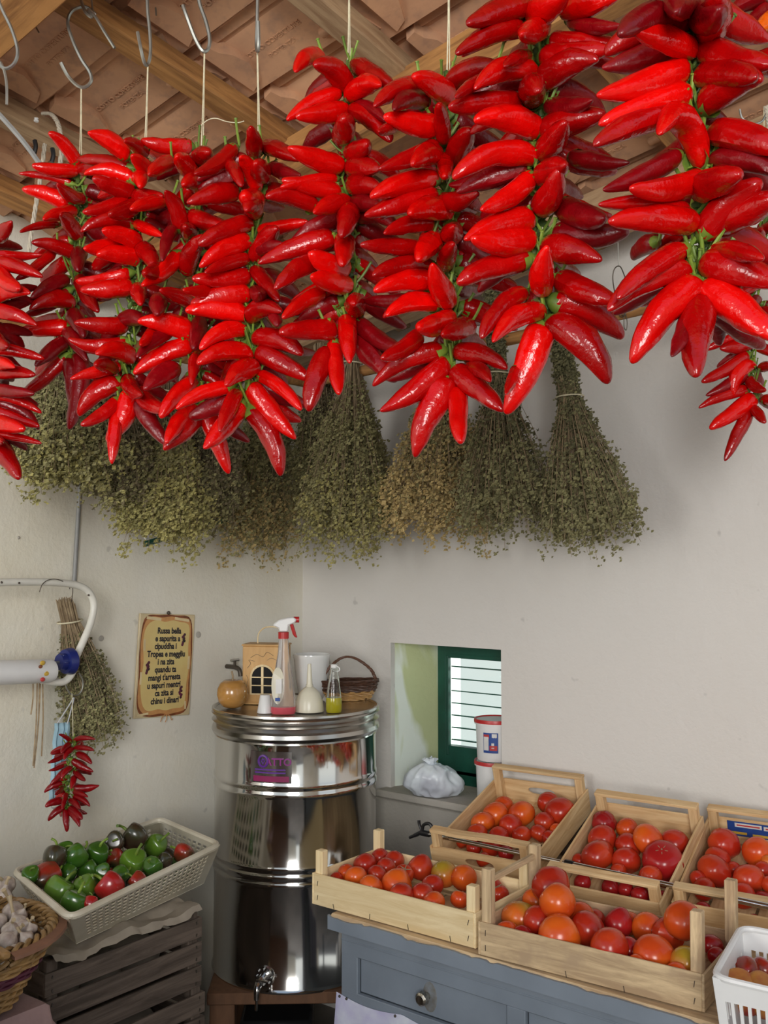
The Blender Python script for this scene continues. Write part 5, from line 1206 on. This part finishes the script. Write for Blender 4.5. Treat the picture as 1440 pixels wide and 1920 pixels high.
tomatoes(cC, 'tomatoes in the crate with oval hand holes', wC, 'small red tomato half hidden at the front of the hand-hole crate', [
 (929, 1528, 23, 'to', '', '+brownish orange tomato near the left panel'), (905, 1543, 21, 'to', '', '+orange-red tomato nearest the left panel'),
 (944, 1511, 17, 'to', '', '+small orange tomato farthest back left'), (978, 1527, 24, 'to', '', '+large orange tomato at the centre'),
 (958, 1549, 21, 'tr', '', '+red tomato in front of the large orange one'), (1028, 1505, 19, 'tr', '', '+red tomato behind the largest one'),
 (1051, 1525, 27, 'tr', '', '+largest red tomato by the right panel'), (1021, 1542, 18, 'tr', '', '+red tomato left below the largest one'),
 (1044, 1557, 12, 'to', '', '+tiny orange tomato by the right panel'), (1010, 1563, 16, 'tr', '', '+smallish red tomato behind the chrome pole'),
 (1030, 1571, 13, 'tr', '', ''), (978, 1566, 17, 'tr', '', '+red tomato just behind the front rail'), (895, 1563, 18, 'tr', '', ''), (936, 1569, 18, 'tr', '', ''),
 (868, 1579, 12, 'tr', 'l', ''), (921, 1588, 17, 'tr', 'l', '+bright red tomato showing between rail and panel'), (888, 1590, 13, 'tr', 'l', ''), (907, 1612, 13, 'tr', 'l', '+bright tomato glimpsed through the front oval hole'), (949, 1600, 14, 'tc', 'l', ''), (1000, 1600, 14, 'tr', 'l', '')], .045)
tomatoes(cD, 'tomatoes in the tilted middle crate', wD, 'dark red tomato hidden in shade at the foot of the middle crate', [
 (1133, 1543, 21, 'tc', 'b', '+crimson wrinkled tomato in the back left corner'), (1129, 1573, 25, 'tr', '', '+red tomato along the left panel, second from back'),
 (1176, 1554, 19, 'to', '', '+orange-red tomato at the back centre'), (1178, 1587, 23, 'tr', '', '+red tomato in the very middle'), (1215, 1574, 27, 'to', 'h', '+bright orange-red tomato perched on top'),
 (1265, 1581, 25, 'tr', '', '+dull red tomato at the back right'), (1121, 1607, 29, 'tr', 'b', '+big lobed red tomato at the left'), (1175, 1618, 25, 'tr', '', '+red tomato below the central one'),
 (1244, 1622, 35, 'tc', 's', '+huge crimson tomato with a pale stem scar'), (1220, 1644, 20, 'tr', 'l', '+red tomato peeping over the pole below the huge one'),
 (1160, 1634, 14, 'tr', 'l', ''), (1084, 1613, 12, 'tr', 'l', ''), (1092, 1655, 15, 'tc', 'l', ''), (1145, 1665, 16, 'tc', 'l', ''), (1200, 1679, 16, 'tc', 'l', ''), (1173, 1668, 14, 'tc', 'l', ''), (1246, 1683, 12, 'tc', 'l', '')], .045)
tomatoes(cE, 'tomatoes in the crate with the blue label', wE, 'dark red tomato hidden in shade at the foot of the blue label crate', [
 (1359, 1596, 27, 'tr', 'b', '+lobed red tomato below the label, back left'), (1345, 1612, 22, 'tr', 'l', '+dull red tomato between the two lobed ones'), (1340, 1634, 29, 'tr', 'b', '+bright red ribbed tomato nearest the left panel'),
 (1420, 1598, 26, 'to', '', '+orange tomato in front of the label'), (1440, 1616, 12, 'tg', '', '+small yellow-orange tomato cut by the photo edge'), (1404, 1649, 27, 'tr', '', '+smooth red tomato at the centre'),
 (1393, 1680, 22, 'tr', '', '+red tomato right of the rear post'), (1446, 1660, 17, 'tr', '', '+red tomato cut by the edge'), (1320, 1668, 20, 'tr', 'l', '+red tomato just above the pole at the left'), (1307, 1647, 14, 'tr', 'l', ''),
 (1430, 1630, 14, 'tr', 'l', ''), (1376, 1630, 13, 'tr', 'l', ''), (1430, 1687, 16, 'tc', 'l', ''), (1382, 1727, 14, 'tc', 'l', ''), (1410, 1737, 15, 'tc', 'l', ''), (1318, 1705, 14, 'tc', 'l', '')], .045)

# ------------------------------------------------------------------ white basket with peaches
def quadbasket(name, label, cat, rim, bot, cols, rows, mat, holes, rimr=.006, thick=.003, grp=None, solid=.2):
    o = thing(name, label, cat, (sum(rim, Vector())/4).to_tuple(), group=grp); O = o.location.copy(); O.z = bot[0].z; o.location = O
    rim = [p-O for p in rim]; bot = [p-O for p in bot]
    for s in range(4):
        A, Bq, Cq, Dq = bot[s], bot[(s+1) % 4], rim[(s+1) % 4], rim[s]
        nc = cols[s % 2]; bm = bmesh.new()
        xs = [0.0]; mg = .07
        for i in range(nc): xs += [mg+(1-2*mg)*(i+solid)/nc, mg+(1-2*mg)*(i+1-solid)/nc] if holes else []
        xs += [1.0]; zs = [0.0]; mz = .14
        for j in range(rows): zs += [mz+(1-1.9*mz)*(j+solid)/rows, mz+(1-1.9*mz)*(j+1-solid)/rows]
        zs += [1.0]
        G = [[bm.verts.new((A.lerp(Bq, x)).lerp(Dq.lerp(Cq, x), z)) for z in zs] for x in xs]
        for i in range(len(xs)-1):
            for j in range(len(zs)-1):
                if i % 2 == 1 and j % 2 == 1: continue
                bm.faces.new((G[i][j], G[i+1][j], G[i+1][j+1], G[i][j+1]))
        w_ = finish('side_wall', bm, mat, o, smooth=False); sm = w_.modifiers.new('s', 'SOLIDIFY'); sm.thickness = thick; sm.offset = 0
    bm = bmesh.new(); bm.faces.new([bm.verts.new(p) for p in bot]); w_ = finish('bottom', bm, mat, o, smooth=False); sm = w_.modifiers.new('s', 'SOLIDIFY'); sm.thickness = thick
    pts = []
    for s in range(4):
        a, b_, c = rim[s-1], rim[s], rim[(s+1) % 4]; k = .035
        pa = b_+(a-b_).normalized()*k; pc = b_+(c-b_).normalized()*k
        for i in range(7): t = i/6; pts.append(pa*(1-t)**2+b_*2*t*(1-t)+pc*t*t)
    bm = bmesh.new(); tube(bm, pts, rimr, 8, closed=True); finish('rim', bm, mat, o)
    return o
rz_ = .895
wr = [hZ(1337, 1832, rz_), hZ(1440+120, 1832+52, rz_), hZ(1440+160, 1737+45, rz_), hZ(1390, 1738, rz_)]
wr[2] = wr[3]+(wr[1]-wr[0])
ctr = sum(wr, Vector())/4
wbm = [Vector((ctr.x+(p.x-ctr.x)*.86, ctr.y+(p.y-ctr.y)*.84, TZ+.004)) for p in wr]
wbk = quadbasket('plastic_basket', 'white slotted plastic basket of peaches at the lower right corner', 'basket', wr, wbm, (11, 12), 1, M['white'], True, .0065, .003)
for i, (x, y, r, l) in enumerate([(1398, 1820, 22, 'dark plum-red peach at the back of the white basket'), (1386, 1846, 24, 'pink and yellow peach nearest the left in the white basket'), (1425, 1848, 22, 'yellow creased peach at the right in the white basket'), (1432, 1818, 20, 'purple-red peach cut by the right edge in the white basket'), (1400, 1878, 22, 'orange peach seen through the slots, left'), (1436, 1885, 22, 'red peach seen through the slots, right')]):
    c = hZ(x, y, TZ+.095 if i < 4 else TZ+.04)
    R = r*1.2*pxm(c); bm = bmesh.new(); tomato_bm(bm, R, '', random.Random(i), False, 0, 1.02)
    for v in bm.verts:
        if v.co.x > 0: v.co.y *= 1-.18*math.exp(-(v.co.y/R*5)**2)*.5; v.co.x -= R*.10*math.exp(-(v.co.y/R*5)**2)
    o = finish('peach', bm, M['peach'] if i != 0 and i != 3 else M['pm']); o.location = c; o.rotation_euler = (.5, .3, -1.2+i); tag(o, l, 'peach', 'peaches in the white basket')

# ------------------------------------------------------------------ left: crates, basket of peppers, garlic
gx1 = .50
def slatcrate(label, zb, h_, X0, X1, Y0, Y1, paper):
    o = thing('slatted_crate', label, 'crate', ((X0+X1)/2, (Y0+Y1)/2, zb), group='stacked weathered slatted crates'); w_, l_ = X1-X0, Y1-Y0
    for x, y in ((-1, -1), (1, -1), (-1, 1), (1, 1)): box_obj('corner_post', (x*(w_/2-.025), y*(l_/2-.025), (h_+.02)/2), (.032, .032, h_+.02), M['grey_z'], o, None, .002)
    n = 3; hs_ = h_/n
    for k in range(n):
        for s in (-1, 1):
            box_obj('side_slat', (s*(w_/2-.004), 0, hs_*(k+.5)), (.008, l_, hs_-.011), M['grey_y'], o, (0, 0, 0), .001)
            box_obj('end_slat', (0, s*(l_/2-.004), hs_*(k+.5)), (w_-.016, .008, hs_-.011), M['grey_x'], o, (0, 0, 0), .001)
    box_obj('bottom', (0, 0, .006), (w_-.02, l_-.02, .008), M['grey_y'], o, None, .001)
    for s in (-1, 1):
        for k in range(n):
            for j in (-1, 1): mk('nail', lambda bm: B(bm, (w_/2+.0008, s*(l_/2-.02), hs_*(k+.5)+j*hs_*.25), (.002, .003, .008), (s*.2*j, 0, 0), 0), M['wiredark'], o, smooth=False)
    return o
YA, YB = -1.435, -.945
slatcrate('weathered slatted wooden crate on top, right under the pepper basket', .475, .195, .10, gx1, YA, YB, 0)
slatcrate('second weathered slatted crate, below the topmost one', .275, .195, .10, gx1+.008, YA-.004, YB+.006, 0)
slatcrate('third weathered slatted crate, at the bottom of the left stack', .075, .195, .10, gx1+.004, YA, YB, 0)
def crump(bm):
    n, m_ = 40, 24; g = []
    for i in range(n+1):
        row = []
        for j in range(m_+1):
            x = .16+.36*j/m_; y = -1.42+.46*i/n; d = noise.noise(Vector((x*16, y*16, 1)))*.010+noise.noise(Vector((x*45, y*45, 4)))*.005
            e = .012*noise.noise(Vector((0, y*30, 7))) if j == m_ else 0
            row.append(bm.verts.new((x+e, y+e, .700+d+(.008 if j > m_*.8 else 0)*math.sin(y*25)-(.012 if j == m_ else 0))))
        g.append(row)
    for i in range(n):
        for j in range(m_): bm.faces.new((g[i][j], g[i+1][j], g[i+1][j+1], g[i][j+1]))
tag(mk('crumpled_paper', crump, M['paper'], sharp=25), 'crumpled newspaper between the pepper basket and the top crate', 'paper')
for z in (.60, .40): tag(mk('stuffed_bag', lambda bm: [bmesh.ops.create_icosphere(bm, subdivisions=3, radius=1, matrix=Matrix.Translation((.27, -1.18+k*.13, z-.04)) @ Matrix.Diagonal((.15, .085, .055, 1))) for k in (-1, 0, 1)], M['paper']), 'pale stuffed sacking showing through the slats of the %s crate' % ('topmost' if z > .5 else 'second'), 'sacking')
bz_ = .865; bb = .712
rimq = [hZ(26, 1634, bz_), hZ(131, 1722, bz_), hZ(412, 1584, bz_), hZ(300, 1536, bz_)]
cq = sum(rimq, Vector())/4; bcen = Vector((cq.x-.01, cq.y, 0))
botq = [hZ(143, 1768, bb), hZ(382, 1655, bb)]
b0, b1 = botq; back = (rimq[0]-rimq[1]).normalized()*.30; back2 = (rimq[3]-rimq[2]).normalized()*.28
bq = [b0+back, b0, b1, b1+back2]
for v in bq: v.z = bb
pb_ = quadbasket('pepper_basket', 'yellowed white plastic basket full of green and red peppers', 'basket', rimq, bq, (10, 22), 7, M['oldplastic'], True, .0085, .003, solid=.17)
def bellpep(c, R, mt, stem, rr, lab, long_=0):
    o = thing('bell_pepper', lab, 'pepper', c, group='peppers in the yellowed basket')
    ph = rr.uniform(0, 6); s0 = Vector((rr.uniform(-5, 5),)*3)
    def f(bm):
        n1, n2 = 24, 14; rings = []
        for j in range(n2+1):
            v = PI*j/n2; cz, sn = math.cos(v), math.sin(v); z = R*cz*(1.05+.25*long_); rad = R*(sn**.75 if sn > 1e-6 else 0)*(1-.10*(1-cz)/2)
            if cz > .7: z -= R*.28*((cz-.7)/.3)
            if cz < -.8: z += R*.10*((-cz-.8)/.2)
            if rad < 1e-6: rings.append([bm.verts.new((0, 0, z))]); continue
            rings.append([bm.verts.new((rad*(1+.085*math.cos(3*a+ph)+.06*noise.noise(s0+Vector((math.cos(a), math.sin(a), cz))))*math.cos(a), rad*(1+.085*math.cos(3*a+ph))*math.sin(a), z)) for a in [2*PI*k/n1 for k in range(n1)]])
        for i in range(len(rings)-1):
            a, b_ = rings[i], rings[i+1]
            for k in range(n1):
                k2 = (k+1) % n1
                if len(a) == 1: bm.faces.new((a[0], b_[k], b_[k2]))
                elif len(b_) == 1: bm.faces.new((a[k], b_[0], a[k2]))
                else: bm.faces.new((a[k], b_[k], b_[k2], a[k2]))
    mk('body', f, M[mt], o)
    tube_obj('stem', smoothpts([(0, 0, R*.70), (0, 0, R*1.0), (R*.18, 0, R*1.28), (R*.5, 0, R*1.42)], 4), [R*.17]+[R*.11]*4+[R*.10]*7+[R*.12], M['stem'], o, 8)
    o.rotation_euler = stem; return o
rr = random.Random(11)
pep = [(58, 1640, 16, 'pg', 0, 'dark green pepper in the left corner of the basket'), (102, 1606, 21, 'pd', 0, 'brown-green pepper along the back edge, left part'), (122, 1594, 16, 'pg', 0, 'green pepper peeping behind the tall green one'),
 (142, 1604, 21, 'pg', 0, 'tall glossy green pepper in the back row'), (182, 1601, 21, 'pg', 0, 'dark green pepper in the back row, third from left'), (127, 1637, 17, 'pg', 0, 'green pepper right of the half red long one'),
 (87, 1642, 23, 'pm', 1, 'long half red, half brown pepper at the left'), (165, 1631, 19, 'pg', 0, 'green pepper in the centre of the left half'), (216, 1610, 18, 'pm', 0, 'brownish red pepper beside the big green one'),
 (215, 1577, 18, 'pd', 0, 'purple-dark pepper far back in the middle'), (252, 1568, 24, 'pd', 0, 'large dark pepper with a green stem at the back'), (292, 1585, 20, 'pl', 0, 'bright green pepper at the right rear'),
 (250, 1617, 24, 'pl', 0, 'big light green pepper right of centre'), (287, 1624, 17, 'pg', 0, 'green pepper tucked right of the big light one'), (111, 1670, 26, 'pl', 0, 'large light green pepper near the front left'),
 (160, 1662, 20, 'pl', 0, 'light green pepper left of the shiny red one'), (139, 1693, 24, 'pg', 0, 'green pepper lowest in the front corner'), (206, 1661, 25, 'pr', 0, 'shiny deep red pepper at the front edge'),
 (226, 1640, 16, 'pg', 0, 'dark green pepper behind the shiny red one'), (257, 1651, 16, 'pm', 0, 'red pepper with a curled green stem by the front edge'), (345, 1600, 18, 'pm', 0, 'dark red pepper at the far right of the basket'),
 (193, 1632, 14, 'pg', 0, 'small dark green pepper wedged in the middle'), (308, 1614, 14, 'pd', 0, 'small purple-dark pepper near the right rear'), (170, 1692, 12, 'pr', 0, 'small red pepper low beside the front corner')]
pts_ = [[hZ(x, y, .838+.055*min(1, max(0, 1-(y-(1635-(x-25)*.36))/45))), r] for x, y, r, *_ in pep]
for it in range(50):
    for i in range(len(pts_)):
        for j in range(i+1, len(pts_)):
            a, b = pts_[i], pts_[j]; ov = (a[1]*pxm(a[0])+b[1]*pxm(b[0]))*.88-(b[0]-a[0]).length
            if ov > 0:
                s = 1 if (b[0]-CAM).length > (a[0]-CAM).length else -1
                a[0] -= (a[0]-CAM).normalized()*s*ov*.15; b[0] += (b[0]-CAM).normalized()*s*ov*.15
for k in range(15):
    f, g_ = (k % 5+.5)/5, (k//5+.5)/3
    c = (bq[1].lerp(bq[2], f)).lerp(bq[0].lerp(bq[3], f), g_*.8+.1)+UP*.045+Vector((rr.uniform(-.01, .01), rr.uniform(-.01, .01), 0))
    bellpep(c, .036, rr.choice(('pg', 'pd', 'pm')), (rr.uniform(.4, 1.3), 0, rr.uniform(0, 6)), rr, 'pepper glimpsed only through the holes of the yellowed basket', 0)
for (c, r), row in zip(pts_, pep):
    c = c.copy()
    st_ = (rr.uniform(.4, 1.3), rr.uniform(-.4, .4), rr.uniform(0, 6.28))
    if row[0] in (252, 257, 206): st_ = (.9, 0, HEAD-PI*.5)
    bellpep(c, r*pxm(c)*1.06, row[3], st_, rr, row[5], row[4])

# garlic basket on a stool with a pink cloth
GC = dep(-72, 1742, 2.22); GR = .190
gk = thing('garlic_basket', 'woven willow basket of garlic with a wine-red band at the lower left', 'basket', (GC.x, GC.y, GC.z-.165)); O = gk.location
def braid(bm, z, R0, n, amp, thick, ph0):
    for k in range(3):
        tube(bm, [Vector(((R0+amp*math.cos(a*n+ph0+k*2.09))*math.cos(a), (R0+amp*math.cos(a*n+ph0+k*2.09))*math.sin(a), z+amp*.9*math.sin(a*n+ph0+k*2.09))) for a in [2*PI*i/160 for i in range(160)]], thick, 6, closed=True)
mk('braided_rim', lambda bm: (braid(bm, .160, GR, 15, .009, .0055, 0), braid(bm, .140, GR-.003, 13, .009, .0055, 1)), M['wicker'], gk)
mk('weave', lambda bm: [weave(bm, .0, .070, .110, .110, .150, .150, 9, .0075, 30, 2), weave(bm, .098, .132, .168, .168, .182, .182, 5, .0075, 30, 2)], M['wicker'], gk)
mk('wine_band', lambda bm: weave(bm, .070, .098, .150, .150, .168, .168, 4, .0075, 30, 2), M['wickerred'], gk)
mk('basket_bottom', lambda bm: lathe(bm, [(0, .01), (.11, .01), (.175, .12), (.172, .12), (.10, .02), (0, .02)], 40), M['wickerdark'], gk)
def bandf(bm):
    a0, a1 = math.radians(-2), math.radians(62); n = 16; L_ = []
    for i in range(n+1):
        a = a0+(a1-a0)*i/n
        L_.append([bm.verts.new((r*math.cos(a), r*math.sin(a), z)) for r, z in ((GR+.012, .165), (GR+.030, .160), (GR+.031, .153), (GR+.012, .156))])
    for i in range(n):
        for j in range(4): bm.faces.new((L_[i][j], L_[i][(j+1) % 4], L_[i+1][(j+1) % 4], L_[i+1][j]))
mk('rim_band', bandf, M['band'], gk)
mk('handle_wrap', lambda bm: [B(bm, ((GR+.004)*math.cos(a), (GR+.004)*math.sin(a), .165), (.045, .020, .016), (0, 0, a), .004) for a in (math.radians(-6),)], M['wickertan'], gk)
gl = [(33, 1733, 19, 'garlic bulb with a white papery skin at the right rim'), (50, 1760, 14, 'round pinkish garlic bulb nearest the rim on the right'), (15, 1765, 19, 'big white garlic bulb at the front of the basket'),
 (30, 1785, 15, 'pinkish garlic bulb low at the front rim'), (24, 1708, 19, 'greyish garlic bulb with a thick stalk toward the rear'), (6, 1682, 18, 'garlic bulb far back at the left edge'),
 (3, 1797, 16, 'half-cut garlic bulb at the front left edge'), (-2, 1728, 16, 'smooth garlic bulb cut by the left edge'), (40, 1715, 12, 'small garlic bulb under the long stalk'), (20, 1745, 17, 'garlic bulb lying between the big white one and the stalks'), (12, 1660, 17, 'topmost greyish garlic bulb at the left edge'), (44, 1738, 15, 'garlic bulb pressed against the right rim braid'), (60, 1742, 11, 'smallest garlic bulb touching the rim wrap')]
for i, (x, y, r, l) in enumerate(gl):
    c = dep(x, y, 2.20+(1765-y)*.0028); R = r*pxm(c)
    if l is None: continue
    o = thing('garlic_bulb', l, 'garlic', c, (rr.uniform(-.9, .2), rr.uniform(-.5, .8), rr.uniform(0, 6)), 'garlic bulbs in the willow basket')
    ph = rr.uniform(0, 6)
    mk('bulb', lambda bm: lathe(bm, [(0, -.72*R), (.35*R, -.74*R), (.75*R, -.55*R), (1.0*R, -.1*R), (.95*R, .25*R), (.62*R, .62*R), (.32*R, .86*R), (.17*R, 1.1*R), (.13*R, 1.4*R)], 28, fn=lambda a, z, rr_: 1+.10*abs(math.cos(a*3.5+ph))-.05), M['garlic'], o)
    ln = 2.9 if i in (4, 0) else 1.9
    mk('stalk', lambda bm: tube(bm, smoothpts([(0, 0, 1.2*R), (.05*R, 0, 1.6*R), (.25*R, 0, ln*R)], 4), [.17*R]*5+[.15*R, .16*R, .2*R, .24*R], 8), M['stalk'], o)
    mk('roots', lambda bm: [tube(bm, [(0, 0, -.7*R), (math.cos(k)*.15*R, math.sin(k)*.15*R, -.95*R)], .03*R, 4) for k in range(8)], M['tan'], o)
SZ = GC.z-.168
sto = thing('wooden_box', 'light wooden box with staples under the pink cloth', 'box', (GC.x-.03, GC.y-.02, 0)); 
cc = hZ(49, 1890, SZ-.03)-sto.location
for k, (z0_, h_) in enumerate(((SZ-.075, .06), (SZ-.15, .06), (SZ-.23, .06))):
    box_obj('board', (0.0, 0, z0_), (.26, .30, h_), M['pine_x'], sto)
box_obj('body', (0, 0, (SZ-.26)/2), (.24, .28, SZ-.26), M['grey_x'], sto)
box_obj('corner_post', (.122, -.143, SZ-.13), (.03, .03, .24), M['pine_z'], sto)
clo = thing('pink_cloth', 'dusty pink cloth draped over the box under the garlic basket', 'cloth', (GC.x-.03, GC.y-.02, SZ-.02))
def pc(bm):
    n = 26; g = []
    for i in range(n+1):
        row = []
        for j in range(n+1):
            u, v = -.205+.41*i/n, -.225+.45*j/n
            ex, ey = max(0, abs(u)-.145), max(0, abs(v)-.165); x = max(-.145, min(.145, u)); y = max(-.165, min(.165, v))
            d = ex+ey; fl = .012*math.sin(j*1.1+i*.7)
            x += math.copysign(ex*.35+(fl if ex > 0 else 0)*min(1, d*12), u); y += math.copysign(ey*.35+(fl if ey > 0 else 0)*min(1, d*12), v)
            row.append(bm.verts.new((x, y, .012-d*.95 if d > 0 else .012)))
        g.append(row)
    for i in range(n):
        for j in range(n): bm.faces.new((g[i][j], g[i+1][j], g[i+1][j+1], g[i][j+1]))
fo = mk('fabric', pc, M['pink'], clo); sm = fo.modifiers.new('s', 'SOLIDIFY'); sm.thickness = .003
